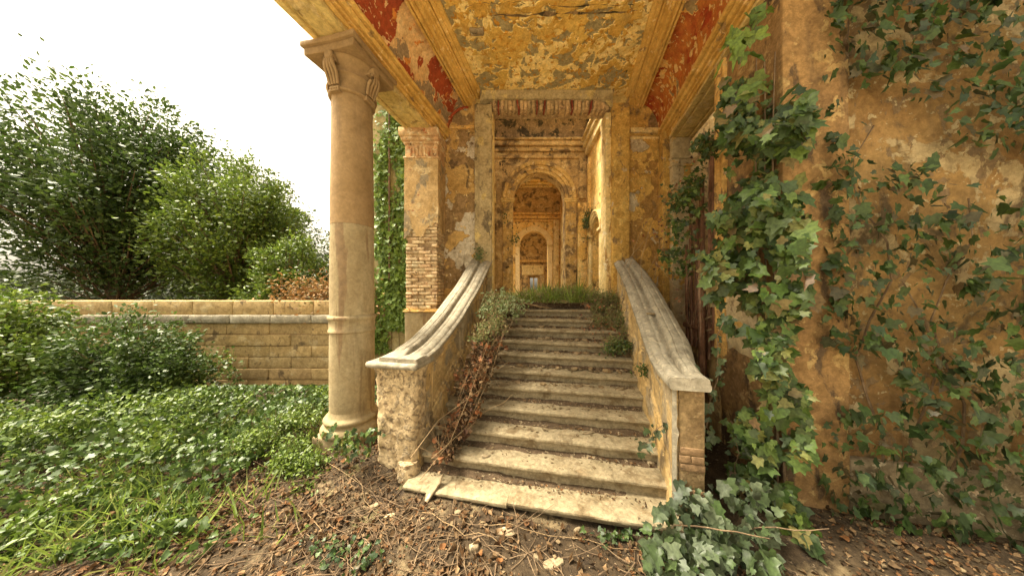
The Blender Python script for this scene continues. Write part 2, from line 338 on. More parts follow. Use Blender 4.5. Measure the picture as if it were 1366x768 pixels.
mt['ground'] = layered('dark_earth', ((.058, .040, .022), (.040, .027, .015)), [
    ((.17, .125, .068), (.135, .10, .055), 1.0, .55, .10, .3, 1, 9), ((.032, .022, .014), (.042, .03, .018), 7, .56, .06, -.3, 1, 19), ((.19, .14, .085), (.16, .115, .07), 16, .60, .04, .5, 1, 29), ((.16, .14, .06), (.12, .11, .045), 1.7, .62, .08, 0, 1, 39)], scale=3, fine=.35, bump=.9, grain=70)
mt['gravel'] = vary(layered('pale_rubble_stone', ((.25, .195, .12), (.19, .145, .088)), [((.20, .15, .095), (.16, .12, .07), 9, .57, .05, -.2, 1, 5)], scale=12, fine=.2, bump=.5), ((.7, .66, .6), (1.15, 1.1, 1.0), (.95, .85, .7), (1.2, 1.15, 1.1)))
mt['bouncecourt'] = layered('pale_bounce_gravel', ((.44, .38, .28), (.38, .32, .23)), [((.30, .25, .17), (.26, .21, .14), 20, .56, .05, -.3, 1, 5)], scale=2, fine=.25, bump=.8)  # kept pale so the added ground reflects light upwards
mt['dust'] = layered('earth_and_grit', ((.11, .075, .044), (.08, .053, .031)), [((.34, .265, .165), (.29, .22, .13), 15, .56, .05, .4, 1, 5)], scale=9, fine=.35, bump=.9, grain=90)
mt['coat'] = layered('mottled_ochre_grey_coat', ((.50, .35, .17), (.42, .28, .12)), [((.30, .24, .15), (.25, .20, .125), 3.5, .53, .05, -.1, .7, 5), ((.56, .44, .25), (.5, .38, .2), 4, .57, .05, .2, 1, 15), ((.36, .16, .08), (.32, .13, .06), 6, .64, .04, -.2, 1, 19)], scale=3, fine=.2, bump=.5, lscale=1, streak=.5)
mt['palebrick'] = vary(layered('pale_dusty_brick', ((.48, .36, .20), (.40, .29, .15)), [((.26, .19, .11), (.22, .15, .085), 6, .56, .05, -.3, 1, 5)], scale=8, fine=.3, bump=.6), ((.8, .78, .75), (1.1, 1.0, .95)))
mt['mouldgold'] = layered('golden_worn_moulding', ((.66, .43, .13), (.55, .33, .08)), [((.34, .22, .09), (.27, .17, .07), 5, .62, .06, -.3, 1, 3), ((.78, .60, .30), (.72, .50, .20), 7, .61, .04, .3, 1, 8), (SOOT, (.14, .09, .04), 9, .66, .05, -.2, 1, 19)], scale=2, fine=.16, bump=.35, lscale=1, mottle=.2)
mt['pilaster2'] = layered('grimy_arch_ring', ((.58, .40, .16), (.47, .30, .10)), [((.26, .175, .09), (.19, .13, .07), 2.4, .50, .10, -.2, 1, 5), ((.62, .49, .28), (.56, .42, .21), 5, .57, .05, .2, 1, 15), (SOOT, (.11, .075, .04), 4, .62, .06, -.2, 1, 25)], scale=2.2, fine=.25, bump=.5, lscale=1.2, streak=.5)
mt['ringlight'] = layered('pale_arch_ring', ((.78, .62, .34), (.70, .52, .25)), [((.42, .28, .12), (.34, .22, .09), 3, .60, .05, -.2, 1, 5)], scale=2, fine=.15, bump=.3, lscale=1, mottle=.15)
mt['oldcore'] = layered('dark_brown_newel_core', ((.25, .175, .085), (.19, .125, .06)), [((.34, .25, .13), (.23, .14, .07), 6, .56, .05, .3, 1, 5)], scale=5, fine=.3, bump=.7)
mt['oldbrick'] = layered('dull_red_brown_brick', ((.28, .18, .095), (.22, .14, .075)), [((.12, .08, .05), (.1, .07, .04), 6, .56, .05, -.3, 1, 5)], scale=9, fine=.3, bump=.6)
mt['pier'] = layered('brown_pier_plaster', ((.30, .18, .07), (.22, .13, .055)), [((.12, .08, .045), (.09, .06, .035), 2, .52, .07, -.3, .5, 5), ((.40, .28, .12), (.36, .23, .09), 4, .57, .04, .3, 1, 15)], scale=2, fine=.25, bump=.5, streak=.5)  # the pier's own brown plaster, blotched and streaked
mt['ivy'] = leafmat('ivy_leaf', [(.030, .058, .014), (.055, .10, .02), (.10, .16, .03), (.035, .06, .022), (.14, .21, .038), (.06, .085, .035), (.05, .09, .02), (.19, .20, .05), (.15, .085, .035)])
mt['ivydeep'] = leafmat('deep_ivy_leaf', [(.025, .052, .014), (.05, .09, .02), (.10, .155, .035), (.03, .055, .02), (.07, .11, .03), (.05, .07, .035), (.14, .09, .04)])
mt['sunlitivy'] = leafmat('sunlit_toned_ivy_leaf', [(.08, .14, .02), (.15, .24, .035), (.22, .32, .06), (.11, .18, .03)], trans=.35)  # ivy greens brightened to stand for sunlight on the wing wall
mt['ivydark'] = leafmat('grey_green_ivy_leaf', [(.035, .055, .025), (.085, .11, .06), (.05, .08, .025), (.13, .155, .09), (.06, .10, .025), (.10, .12, .075)])  # greyer leaf greens for the heap and the strands
mt["gardenleaf"] = leafmat("garden_green_leaf", [(.030, .060, .010), (.06, .105, .02), (.10, .15, .03), (.05, .085, .02)])  # dark greens shared by garden ivy, tree and shrub
mt['bush'] = leafmat('bush_leaf', [(.06, .11, .015), (.11, .17, .02), (.17, .23, .03), (.06, .09, .02)])
mt['bushgrey'] = leafmat('grey_green_bush_leaf', [(.07, .09, .05), (.10, .12, .06), (.13, .16, .07)])
mt['grass'] = leafmat('grass_blade', [(.16, .24, .035), (.25, .32, .055), (.12, .19, .03), (.32, .31, .10)], trans=.35, rough=.6)
mt['weed'] = leafmat('dusty_weed_leaf', [(.17, .20, .06), (.28, .27, .10), (.12, .18, .05), (.36, .28, .13), (.22, .13, .06)], rough=.7)
mt['paleleaf'] = leafmat('pale_silver_leaf', [(.20, .24, .10), (.38, .42, .23), (.14, .19, .06), (.26, .30, .14)], rough=.7)
mt['dry'] = leafmat('dry_brown_leaf', [(.085, .048, .022), (.14, .078, .035), (.24, .155, .08), (.10, .065, .034), (.055, .034, .02), (.19, .085, .03)], trans=.12, rough=.8, spec=.15)
mt['rust'] = leafmat('rust_orange_leaf', [(.30, .10, .035), (.38, .17, .07), (.20, .08, .035), (.34, .21, .11), (.12, .065, .035), (.10, .05, .03)], trans=.2, rough=.7)
mt['orangebush'] = leafmat('autumn_leaf', [(.30, .14, .04), (.36, .20, .07), (.20, .12, .05), (.16, .15, .05)], trans=.2, rough=.7)
# ------------------------------------------------------------------ leaves
def tmpl(kind):
    if kind == 'ivy':
        P = [(0, 0), (.22, -.14), (.50, .02), (.36, .28), (.40, .58), (.17, .60), (0, 1.0), (-.17, .60), (-.40, .58), (-.36, .28), (-.50, .02), (-.22, -.14)]
        V = [(0, .34, .0)] + [(x, y, .10 * (abs(x) * 2) ** 1.3 - .12 * max(0, y - .3)) for x, y in P]
    elif kind == 'dry':
        P = [(0, 0), (.3, .12), (.42, .45), (.2, .62), (.0, 1.0), (-.25, .68), (-.4, .4), (-.28, .1)]
        V = [(0, .4, -.12)] + [(x, y, .25 * abs(x) + .18 * math.sin(y * 5 + x * 3)) for x, y in P]
    elif kind == 'oval':
        P = [(0, 0), (.22, .25), (.25, .6), (0, 1.0), (-.25, .6), (-.22, .25)]
        V = [(0, .45, -.05)] + [(x, y, .2 * abs(x) - .1 * y * y) for x, y in P]
    elif kind == 'blade':
        return np.array([(-.03, 0, 0), (.03, 0, 0), (.022, .5, .06), (-.022, .5, .06), (0, 1, .28)], float), [(0, 1, 2, 3), (3, 2, 4)]
    n = len(V) - 1
    return np.array(V, float), [(0, 1 + i, 1 + (i + 1) % n) for i in range(n)]
TM = {k: tmpl(k) for k in ('ivy', 'dry', 'oval', 'blade')}
def basis(normals, downs, twist, N):
    """leaf axes: y along the leaf, z its face normal"""
    z = normals / np.maximum(np.linalg.norm(normals, axis=1, keepdims=True), 1e-6)
    y = downs - (downs * z).sum(1, keepdims=True) * z
    y /= np.maximum(np.linalg.norm(y, axis=1, keepdims=True), 1e-6)
    x = np.cross(y, z); a = RNG.normal(0, twist, N)[:, None]
    y2 = y * np.cos(a) + x * np.sin(a); x2 = np.cross(y2, z)
    return x2, y2, z
def leafmesh(name, kind, P, nrm, dwn, size, mat, tilt=.5, twist=.7, stretch=1.0):
    P = np.asarray(P, float); N = len(P)
    if N == 0: N = 1; P = np.zeros((1, 3)); 
    nr = np.broadcast_to(np.asarray(nrm, float), (N, 3)) + RNG.normal(0, tilt, (N, 3))
    dn = np.broadcast_to(np.asarray(dwn, float), (N, 3)) + RNG.normal(0, .15, (N, 3))
    x, y, z = basis(nr, dn, twist, N)
    T, Fc = TM[kind]; S = np.broadcast_to(np.asarray(size, float), (N,))[:, None, None]
    wx = (RNG.random((N, 1, 1)) * .55 + .68) * (1 + .12 * RNG.normal(0, 1, (N, len(T), 1))); wz = RNG.random((N, 1, 1)) * 2.6 - .5; wy = 1 + .06 * RNG.normal(0, 1, (N, len(T), 1))
    V = P[:, None, :] + S * (wx * T[None, :, 0:1] * x[:, None, :] + stretch * wy * T[None, :, 1:2] * y[:, None, :] + wz * T[None, :, 2:3] * z[:, None, :])
    k = len(T); V = V.reshape(-1, 3)
    loops = np.concatenate([np.array(f) for f in Fc]); lens = np.array([len(f) for f in Fc])
    LI = (loops[None, :] + (np.arange(N) * k)[:, None]).ravel(); LT = np.tile(lens, N); LS = np.concatenate([[0], np.cumsum(LT)[:-1]])
    me = bpy.data.meshes.new(name); me.vertices.add(len(V)); me.vertices.foreach_set('co', V.ravel())
    me.loops.add(len(LI)); me.loops.foreach_set('vertex_index', LI.astype(np.int32))
    me.polygons.add(len(LT)); me.polygons.foreach_set('loop_start', LS.astype(np.int32)); me.polygons.foreach_set('loop_total', LT.astype(np.int32))
    me.update(calc_edges=True); me.validate()
    at = me.attributes.new('rnd', 'FLOAT', 'POINT'); at.data.foreach_set('value', np.repeat(RNG.random(N), k).astype(np.float32))
    me.materials.append(mat); return me
_lt = {}
def leafparts(parent, kind, P, nrm, dwn, size, mat, tilt=.5, twist=.7, name='leaf'):
    """separate leaf objects that share a few meshes"""
    P = np.asarray(P, float); N = len(P); key = (kind, mat.name)
    if key not in _lt:
        L = []
        for i in range(12):
            V, Fc = TM[kind]; V = V.copy(); V[:, 2] *= (.2 + .3 * i); V[:, 0] *= RNG.random() * .5 + .72; V[:, 2] += RNG.normal(0, .035, len(V)); V[:, :2] *= 1 + .10 * RNG.normal(0, 1, (len(V), 2)); V[:, 2] += V[:, 0] * RNG.normal(0, .25)
            L.append(mkmesh('leaf', V, Fc, mat, 80))
        _lt[key] = L
    nr = np.broadcast_to(np.asarray(nrm, float), (N, 3)) + RNG.normal(0, tilt, (N, 3))
    dn = np.broadcast_to(np.asarray(dwn, float), (N, 3)) + RNG.normal(0, .15, (N, 3))
    x, y, z = basis(nr, dn, twist, N); S = np.broadcast_to(np.asarray(size, float), (N,))
    for i in range(N):
        m = Matrix((x[i], y[i], z[i])).transposed()
        put(name, random.choice(_lt[key]), parent, P[i], m.to_euler(), (S[i],) * 3)
def twigpath(p, d, L, n=7, wob=.25, grav=0.0):
    pts = [Vector(p)]; d = Vector(d).normalized()
    for i in range(n):
        d = (d + Vector((random.gauss(0, wob), random.gauss(0, wob), random.gauss(0, wob) - grav)) * .5).normalized()
        pts.append(pts[-1] + d * L / n)
    return pts

# ================================================================== GROUND
STEP_R, STEP_T = .16, .2784; V1 = 2.30; H1 = 1.968     # riser, tread, first nosing, its depth below the eye
def groundz(x, y):
    d = math.hypot(x, y - 2)
    z = .05 * fbm((x, y, 0), .9, 4, 2) * min(1, d) + .018 * fbm((x, y, 0), 5, 2, 3)
    z += .16 * math.exp(-((x + 1.75) ** 2 / .25 + (y - 3.0) ** 2 / .25))          # earth heaped between newel and column
    z += .10 * math.exp(-((x + 2.9) ** 2 / 1.2 + (y - 3.2) ** 2 / 1.0))
    return z
def ground_fn(a, b):
    # non-uniform grid, dense near the camera, reaching the horizon
    def m(t, k): s = (t - .5) * 2; return math.copysign(abs(s) ** 4 * 700 + abs(s) * k, s)
    x = m(a, 8); y = 2.5 + m(b, 8); d = math.hypot(x, y)
    return (x, y, groundz(x, y) if d < 12 else 0)
g = obj('ground', quadgrid(ground_fn, 260, 260), mt['ground'], smooth=180); g['kind'] = 'structure'
fl = obj('hall_floor', rbox(-1.12, 3.6, 5.25, 25, 0.0, E - .21, .02, (60, 60, 2), .012, 2), mt['dust']); fl['kind'] = 'structure'

def bounce_fn(a, b):  # unseen pale ground added behind the camera to bounce light onto the ceiling
    x = (a - .5) * 46; y = -26 + 26.6 * b + (.22 * fbm((x, 0, 0), .8, 3) if b > .5 else 0)
    return (x, y, groundz(x, y) + .035 - (.05 if b > .995 else 0))
gc = obj('bounce_court', quadgrid(bounce_fn, 120, 70), mt['bouncecourt'], smooth=180); gc['kind'] = 'structure'
# ================================================================== STAIRCASE
st = thing('staircase', 'wide flight of worn grey stone steps climbing between two sloping parapets', 'staircase', pf(-.35, 3.6, -E))
def step_mesh(u0, u1, v, top, depth, seed, bottom=.17, n=70, tip=0.0):
    prof = [(depth, 0), (.22, 0), (.12, 0), (.05, 0), (.018, -.003), (.004, -.012), (0, -.026), (.004, -.042), (.016, -.052), (.034, -.055), (.036, -.068), (.050, -.078), (.056, -bottom), (depth, -bottom)]
    rings = []
    for i in range(n + 1):
        u = u0 + (u1 - u0) * i / n; ring = []
        wear = .005 * max(0, fbm((u, v, seed), 1.3, seed)) ; chip = max(0, fbm((u, 0, seed), 7, seed * 3) - .62) * .07
        for k, (dv, dz) in enumerate(prof):
            p = (u, v + dv, dz)
            a = .0028 * fbm((u, dv * 3, dz * 3 + seed), 9, seed)
            f = 1 if 2 <= k <= 10 else .2
            nose = 1 if 3 <= k <= 7 else 0
            q = pf(u, v + dv + a * f * 1.6 + nose * (chip + wear * .6), -top + dz - a * f - nose * wear * .5 - (wear if k < 5 else 0) + tip * (u - u0) * (1 if k < 9 else .3))
            ring.append(q)
        rings.append(ring)
    return loft(rings)
obj('slab', step_mesh(-1.66, -.58, V1 + .0, H1 + .004, .36, 1.3, .10, 40, -.008), mt['step'], st)
obj('slab', step_mesh(-.575, .98, V1 + .012, H1 - .0, .36, 4.3, .10, 50, .010), mt['step'], st)
for i in range(1, 12):
    top = H1 - STEP_R * i + (0, .006, -.005, .007, -.004, .006, .0, -.006, .005, .0, .008, .0)[i]; v = V1 + STEP_T * i + (0, .006, -.010, .008, .0, -.008, .010, -.004, .006, -.008, .004, 0)[i]
    obj('step', step_mesh(-1.72, 1.02 + .02 * i, v, top, STEP_T + .12 if i < 11 else .9, i * 2.7, .185, tip=(0, .004, -.005, .003, .006, -.004, .002, -.006, .005, -.003, .004, 0)[i]), mt['step'], st)

# ================================================================== PARAPETS
def interp(T, x):
    if x <= T[0][0]: return T[0][1]
    for (a, p), (b, q) in zip(T, T[1:]):
        if x <= b:
            t = (x - a) / (b - a); return p + (q - p) * t
    return T[-1][1]
def smoothinterp(T, x, w=.10): return sum(interp(T, x + d) for d in (-w, -w / 2, 0, w / 2, w)) / 5
HL = [(2.3, .735), (2.57, .715), (2.85, .665), (3.1, .575), (3.52, .385), (4.33, -.11), (4.98, -.60), (5.4, -.86)]
HR = [(2.3, .735), (2.7, .725), (3.04, .66), (3.47, .40), (4.17, -.03), (4.8, -.33), (5.49, -.60), (5.9, -.78)]
def parapet(side, T, v0, Yend, ui, uo, name_label):
    """side -1: stairs lie to the right of it, +1: to the left"""
    t = thing('stair_parapet', name_label, 'parapet', pf((ui(3.5) + uo(3.5)) / 2, 3.5, -E))
    n = 150; m = 70; rings = []
    for i in range(n + 1):
        s = i / n; ring = []
        ve = vend(ui(5), Yend); v = v0 + (ve - v0) * s
        top = -smoothinterp(T, v) - .07; stair = -(H1 - STEP_R * (v - V1) / STEP_T); bot = -E - .05
        for j in range(m + 1):
            z = bot + (top - bot) * j / m; rec = 0
            for (a, b) in ((v0 + .30, v0 + 1.22), (v0 + 1.34, v0 + 2.0), (v0 + 2.12, v0 + 2.75)):
                if a < v < b and stair + .20 < z < top - .16:
                    e = min(v - a, b - v, z - stair - .20, top - .16 - z); rec = max(rec, min(1, e / .015) * .034 - (.022 if .030 < e < .065 else 0))
            if z < stair + .12: rec -= .012
            flare = .045 * max(0, 1 - (top - z) / .10) ** 2
            p = pf(ui(v), v, z); d = .006 * fbm(p, 4, 3) + .004 * fbm(p, 17, 9)
            ring.append(pf(ui(v) + side * (rec - flare + d), v, z))
        for j in range(9):
            z = top + (bot - top) * j / 8; ring.append(pf(uo(v), v, z))
        rings.append(ring)
    obj('wall', loft(rings), mt['parapet'], t, 30)
    # coping: moulded section swept along the slope
    prof = [(-.030, -.105), (-.050, -.095), (-.058, -.070), (-.058, -.045), (-.040, -.032), (-.020, -.028), (-.008, -.008), (.020, .004), (.070, .004), (.080, -.004), (.086, .002), (.110, .004), (.130, -.004), (.138, -.034), (.172, -.038), (.180, .006), (.192, .026), (.222, .036), (.236, .028), (.244, .038), (.305, .038), (.316, .028), (.326, .034), (.352, .026), (.375, .0), (.392, -.010), (.40, -.040), (.415, -.060), (.415, -.085), (.395, -.105)]
    rings = []; ve = vend(ui(5), Yend); n = 120
    for i in range(n + 1):
        v = v0 - .085 + (ve - v0 + .085) * i / n; w_ = abs(uo(v) - ui(v)) / .385; ring = []
        for (o_, dz) in prof:
            uu = ui(v) + side * o_ * (w_ if o_ > 0 else 1); e_ = min(1, max(0, (v - v0 + .02) / .16)); zz = -smoothinterp(T, v) + (dz * (.12 + .88 * e_ * e_) if dz > -.04 else dz)
            p = pf(uu, v, zz); d = .0012 * fbm(p, 4, side) + .0012 * fbm(p, 23, side)
            if i == 0: d += .0
            br = .09 * max(0, fbm(p, 12, 5) + .1) * (1 - i / 3) if i < 3 and side > 0 else 0
            ring.append(pf(uu + d, v + br, zz + d))
        rings.append(ring)
    cuts = [0, 22, 48, 70, 95, n]
    for a, b in zip(cuts, cuts[1:]):
        sg = [list(q) for q in rings[a:b + 1]]
        if b < n:                                  # open joint between neighbouring stones
            sg[-1] = [tuple(Vector(p) * .16 + Vector(q) * .84 + Vector((0, 0, .0))) for p, q in zip(sg[-2], sg[-1])]
        jz = random.uniform(-.004, .004); ju = random.uniform(-.004, .004)
        sg = [[(p[0] + ju, p[1], p[2] + jz) for p in q] for q in sg]
        obj('coping_stone', loft(sg), mt['cap'], t, 40)
    return t
pL = parapet(-1, HL, 2.52, 5.42, lambda v: -1.635, lambda v: -2.03, 'left sloping stair parapet with moulded grey coping and pitted newel')
pR = parapet(1, HR, 2.47, 5.42, lambda v: .895 + .02 * (v - 2.5), lambda v: 1.14 + .17 * min(1, max(0, (v - 2.5) / .7)), 'right sloping stair parapet with broken coping end and brick core')
# left newel: pitted roughcast pier with rounded corners, flaring under the coping
nw = rbox(-2.13, -1.615, 2.46, 2.70, -E - .06, -.83, .05, (14, 6, 34), .016, 16, 3)
def flare(u, v, z):
    f = max(0, 1 - (-.82 - z) / .13) ** 2 * .05 - .018 * max(0, min(1, (z + .83) / -1.2))
    return pf(u + (f if u > -1.87 else -f), v - (f if v < 2.58 else 0), z)
NW = obj('newel', xf(nw, flare), mt['roughcast'], pL, 60)
obj('newel_cap', xf(rbox(-2.20, -1.575, 2.395, 2.80, -.842, -.772, .028, (14, 8, 2), .007, 9, 5), pf), mt['cap'], NW, 50)
bs = lathe([(.10, E - E - .03), (.125, .0), (.13, .05), (.115, .09), (.12, .13), (.105, .17), (.10, .22)], *pf(-1.72, 2.50, 0)[:2], n=28, amp=.008, s=12)
obj('newel_base', bs, mt['roughcast'], NW, 50)
# right newel: exposed brick core behind a skin of plaster
NC = obj('newel_core', xf(rbox(.935, 1.135, 2.455, 2.62, -E, -.83, .012, (3, 3, 20), .008, 14, 3), pf), mt['oldcore'], pR)
bme = [mkmesh('brick', *rbox(-.5, .5, -.5, .5, -.5, .5, .06, (2, 1, 1), .05, 3, k), mt['brick'], 50) for k in range(5)]
def brick(parent, u, v, z, L, D, H, fr='pf', rotz=0.0, me=None, name='brick'):
    p = pf(u, v, z) if fr == 'pf' else (u, v, z)
    r = -A if fr == 'pf' else 0
    return put(name, me or random.choice(bme), parent, p, (random.gauss(0, .012), random.gauss(0, .012), r + rotz + random.gauss(0, .015)), (L, D, H))
obm = [mkmesh('brick', *rbox(-.5, .5, -.5, .5, -.5, .5, .08, (2, 1, 1), .07, 3, k + 9), mt['oldbrick'], 50) for k in range(3)]
for k in range(17):
    z = -.88 - k * .072
    if random.random() < .40 or k < 4: continue
    o_ = random.gauss(0, .006)
    if k % 2: brick(NC, 1.035 + o_, 2.468 + random.random() * .008, z, .185, .06, .058, me=random.choice(obm))
    else:
        brick(NC, .985 + o_, 2.466 + random.random() * .008, z, .088, .06, .058, me=random.choice(obm)); brick(NC, 1.083 + o_, 2.466 + random.random() * .01, z, .092, .06, .058, me=random.choice(obm))
# ragged lip of plaster on the right newel
rings = []
for i in range(24):
    z = -.86 - i * 1.21 / 23; w_ = .035 + .022 * max(0, fbm((z, 0, 0), 6, 3)) - .006
    rings.append([pf(.882, 2.455, z), pf(.882 + w_, 2.440, z), pf(.882 + w_, 2.47, z), pf(.90, 2.52, z)])
obj('plaster_lip', loft(rings), mt['cap'], pR, 30)
# loose chip of stone left on the right coping
ch = obj('stone_chip', xf(rbox(.99, 1.09, 3.60, 3.66, -.315, -.285, .012, (3, 2, 1), .012, 20), pf), mt['stone'])
tag(ch, 'small broken stone chip lying halfway up the right coping', 'stone')

# ================================================================== COLUMN (left)
ccx, ccy = pf(-2.80, 2.86, 0)[:2]
cl = thing('column', 'tall round tan stone column standing at the left of the stairs', 'column', (ccx, ccy, 0))
GZ = .10
obj('plinth', xf(rbox(-3.10, -2.50, 2.56, 3.16, -E - .05, -E + .28, .02, (8, 8, 4), .012, 8), pf), mt['column_low'], cl)
obj('base', lathe([(.26, .27), (.325, .285), (.345, .32), (.345, .35), (.325, .385), (.30, .395), (.295, .41), (.30, .42), (.315, .435), (.318, .46), (.30, .485), (.275, .49), (.262, .51), (.252, .56)], ccx, ccy, 56, .004), mt['column_low'], cl, 50)
obj('lower_shaft', lathe([(.250, .55), (.254, .8), (.254, 1.2), (.252, 1.55)], ccx, ccy, 48, .003), mt['column_low'], cl, 60)
obj('collar', lathe([(.252, 1.545), (.268, 1.555), (.268, 1.575), (.258, 1.585), (.256, 1.65), (.258, 1.70), (.270, 1.71), (.275, 1.73), (.270, 1.75), (.255, 1.76)], ccx, ccy, 48, .004, 12), mt['column_low'], cl, 50)
obj('shaft_drum', lathe([(.250, 1.76), (.250, 2.1), (.247, 2.5), (.243, 2.905)], ccx, ccy, 48, .003), mt['column_low'], cl, 60)
ZT = E + 2.445                                  # top of the shaft
obj('shaft_drum', lathe([(.2445, 2.907), (.243, 3.3), (.236, 3.8), (.228, ZT + .02)], ccx, ccy, 48, .003), mt['column'], cl, 60)
cp = obj('capital', lathe([(r_, ZT + (z_ - ZT) * .73) for r_, z_ in [(.226, ZT), (.246, ZT + .005), (.262, ZT + .02), (.264, ZT + .04), (.252, ZT + .06), (.238, ZT + .07), (.240, ZT + .18), (.247, ZT + .27), (.262, ZT + .29), (.272, ZT + .30), (.272, ZT + .32), (.262, ZT + .335), (.268, ZT + .40), (.282, ZT + .46), (.30, ZT + .485), (.315, ZT + .51), (.32, ZT + .545), (.28, ZT + .56)]], ccx, ccy, 56, .003), mt['capital' if False else 'column'], cl, 50)
# abacus: square, slightly hollow sides
def abac(u, v, z):
    du, dv = u + 2.80, v - 2.86; m_ = max(abs(du), abs(dv)); k = 1 - .03 * (1 - (min(abs(du), abs(dv)) / max(m_, 1e-6)) ** 2) * (m_ / .36)
    return pf(-2.80 + du * k, 2.86 + dv * k, z)
obj('abacus', join(xf(rbox(-3.15, -2.45, 2.51, 3.21, 2.845, 2.935, .01, (10, 10, 2), .004, 9), abac), xf(rbox(-3.18, -2.42, 2.48, 3.24, 2.937, 3.0, .012, (10, 10, 1), .005, 9), abac)), mt['column'], cl)
obj('impost_block', xf(rbox(-3.09, -2.51, 2.57, 3.15, 2.99, 3.072, .01, (6, 6, 1), .004, 9), pf), mt['column'], cl)
# scrolls at the four corners: a hanging fluted tongue with a round boss and beaded tab
for k in range(4):
    a = -A + k * PI / 2
    dx, dy = math.cos(a), math.sin(a); tx, ty = -dy, dx
    def T(r, s, z): return (ccx + dx * r + tx * s, ccy + dy * r + ty * s, ZT + (z - ZT) * .73)
    b_ = []
    for s in (-.051, -.017, .017, .051):
        pts = [T(.335, s * .8, ZT + .41), T(.342, s * 1.0, ZT + .36), T(.330, s * 1.25, ZT + .30), T(.308, s * 1.35, ZT + .24), T(.290, s * 1.25, ZT + .17), T(.276, s * 1.1, ZT + .11), T(.27, s * 1.05, ZT + .07)]
        b_.append(tube(pts, .021, .017, 8))
    obj('scroll', join(*b_), mt['column'], cp, 60)
    ring = [[T(.25 + .10 * e, .058 * math.cos(q) * (1 if e < 1 else .8), ZT + .485 + .078 * math.sin(q) * (1 if e < 1 else .8)) for q in [2 * PI * i / 20 for i in range(20)]] for e in (0, .95, 1.08)]
    obj('boss', loft(ring), mt['column'], cp, 40)
    sh = [T(r_, s_, z_) for r_ in (.22, .318) for s_ in (-.07, .07) for z_ in (ZT + .40, ZT + .43)]
    obj('boss_shelf', (sh, box(0, 1, 0, 1, 0, 1)[1]), mt['column'], cp, 40)
    tb = [T(r_, s_, z_) for r_ in (.22, .275) for s_ in (-.065, .065) for z_ in (ZT - .03, ZT + .045)]
    beads = [xf(lathe([(.001, 0), (.011, .004), (.011, .014), (.001, .018)], 0, 0, n=8), lambda x, y, z, s_=s_: T(.268 + z, s_ + x, ZT + .008 + y)) for s_ in (-.036, 0, .036)]
    obj('beaded_tab', join((tb, box(0, 1, 0, 1, 0, 1)[1]), *beads), mt['column'], cp, 40)

# ================================================================== PORTICO (ceiling, coves, cornices, beams)
po = thing('portico', 'portico over the stairs with peeling yellow ceiling and red coves', 'portico', pf(-.32, 2.6, 3.07))
YW = 5.42
def mir(P): return [(-.64 - u, z) for u, z in P]
beam = [(-3.10, 4.55), (-3.10, 3.30), (-3.13, 3.28), (-3.13, 3.24), (-3.07, 3.20), (-3.07, 3.072), (-3.00, 3.072), (-2.992, 3.10), (-2.955, 3.10), (-2.945, 3.078), (-2.74, 3.078), (-2.73, 3.09), (-2.69, 3.09), (-2.68, 3.07), (-2.605, 3.07), (-2.605, 3.12)]
corn = [(-2.60, 3.12), (-2.575, 3.12), (-2.573, 3.165), (-2.592, 3.168), (-2.592, 3.186), (-2.548, 3.188), (-2.545, 3.216), (-2.566, 3.219), (-2.565, 3.234), (-2.515, 3.237), (-2.497, 3.262), (-2.493, 3.285), (-2.516, 3.287), (-2.515, 3.299), (-2.452, 3.302), (-2.44, 3.32), (-2.44, 3.345), (-2.462, 3.352)]
cove = [(-2.468 + .335 * (1 - math.cos(t_ * PI / 2)), 3.345 + .56 * math.sin(t_ * PI / 2)) for t_ in [i / 12 for i in range(13)]]
moul = [(-2.137, 3.912), (-2.14, 3.825), (-2.108, 3.825), (-2.106, 3.862), (-2.090, 3.862), (-2.088, 3.83), (-2.062, 3.835), (-2.058, 3.905), (-2.040, 3.908), (-2.038, 3.89), (-2.006, 3.895), (-1.998, 3.925), (-1.99, 3.985), (-1.965, 3.99), (-1.960, 4.03), (-1.935, 4.035), (-1.932, 4.062), (-1.915, 4.062), (-1.912, 4.035), (-1.865, 4.04), (-1.86, 4.07), (-1.80, 4.072), (-1.795, 4.105)]
for k, fnm in ((0, lambda P: P), (1, mir)):
    s0 = 10 * k
    obj('beam', strip(fnm(beam), 1.85, 5.30, 60, amp=.006, s=4, seed=s0), mt['soffit'], po, 25)
    obj('cornice', strip(fnm(corn), 1.85, YW, 110, amp=.0035, s=6, seed=s0 + 2), mt['mouldgold'], po, 25)
    def cfn(a, b, k=k):
        t_ = a * PI / 2; u = -2.468 + .335 * (1 - math.cos(t_)); z = 3.345 + .56 * math.sin(t_); u = u if k == 0 else -.64 - u
        return pf(u, 1.85 + (vend(u, YW) - 1.85) * b, z)
    def cfl(p, k=k):
        q = warp(p, .14, 2.2, 3 * k); f = fbm(q, 1.7, 15 + k, 6) + (.55 * math.exp(-((p[1] - 3.15) / .45) ** 2) + .35 * math.exp(-((p[1] - 4.6) / .5) ** 2) - .35 * math.exp(-((p[1] - 3.85) / .24) ** 2) if k == 0 else .26 + .35 * math.exp(-((p[1] - 5.1) / .3) ** 2)); g = fbm(q, 2.2, 24 + k, 6)
        return max(1 - ss(f, -.03, .03), 2 * ss(g, .24 if k else .20, .27 if k else .23) * (1 if f < .35 else 0))
    peelsheet('cove', cfn, 60, 360, lambda a, b, k=k: (-.7 * (1 - a) * (1 if k == 0 else -1), 0, .3 + .7 * a), cfl, .007, mt['red' if k == 0 else 'redorange'], po)
    obj('ceiling_moulding', strip(fnm(moul), 1.85, YW, 110, amp=.0035, s=6, seed=s0 + 4), mt['mouldgold'], po, 25)
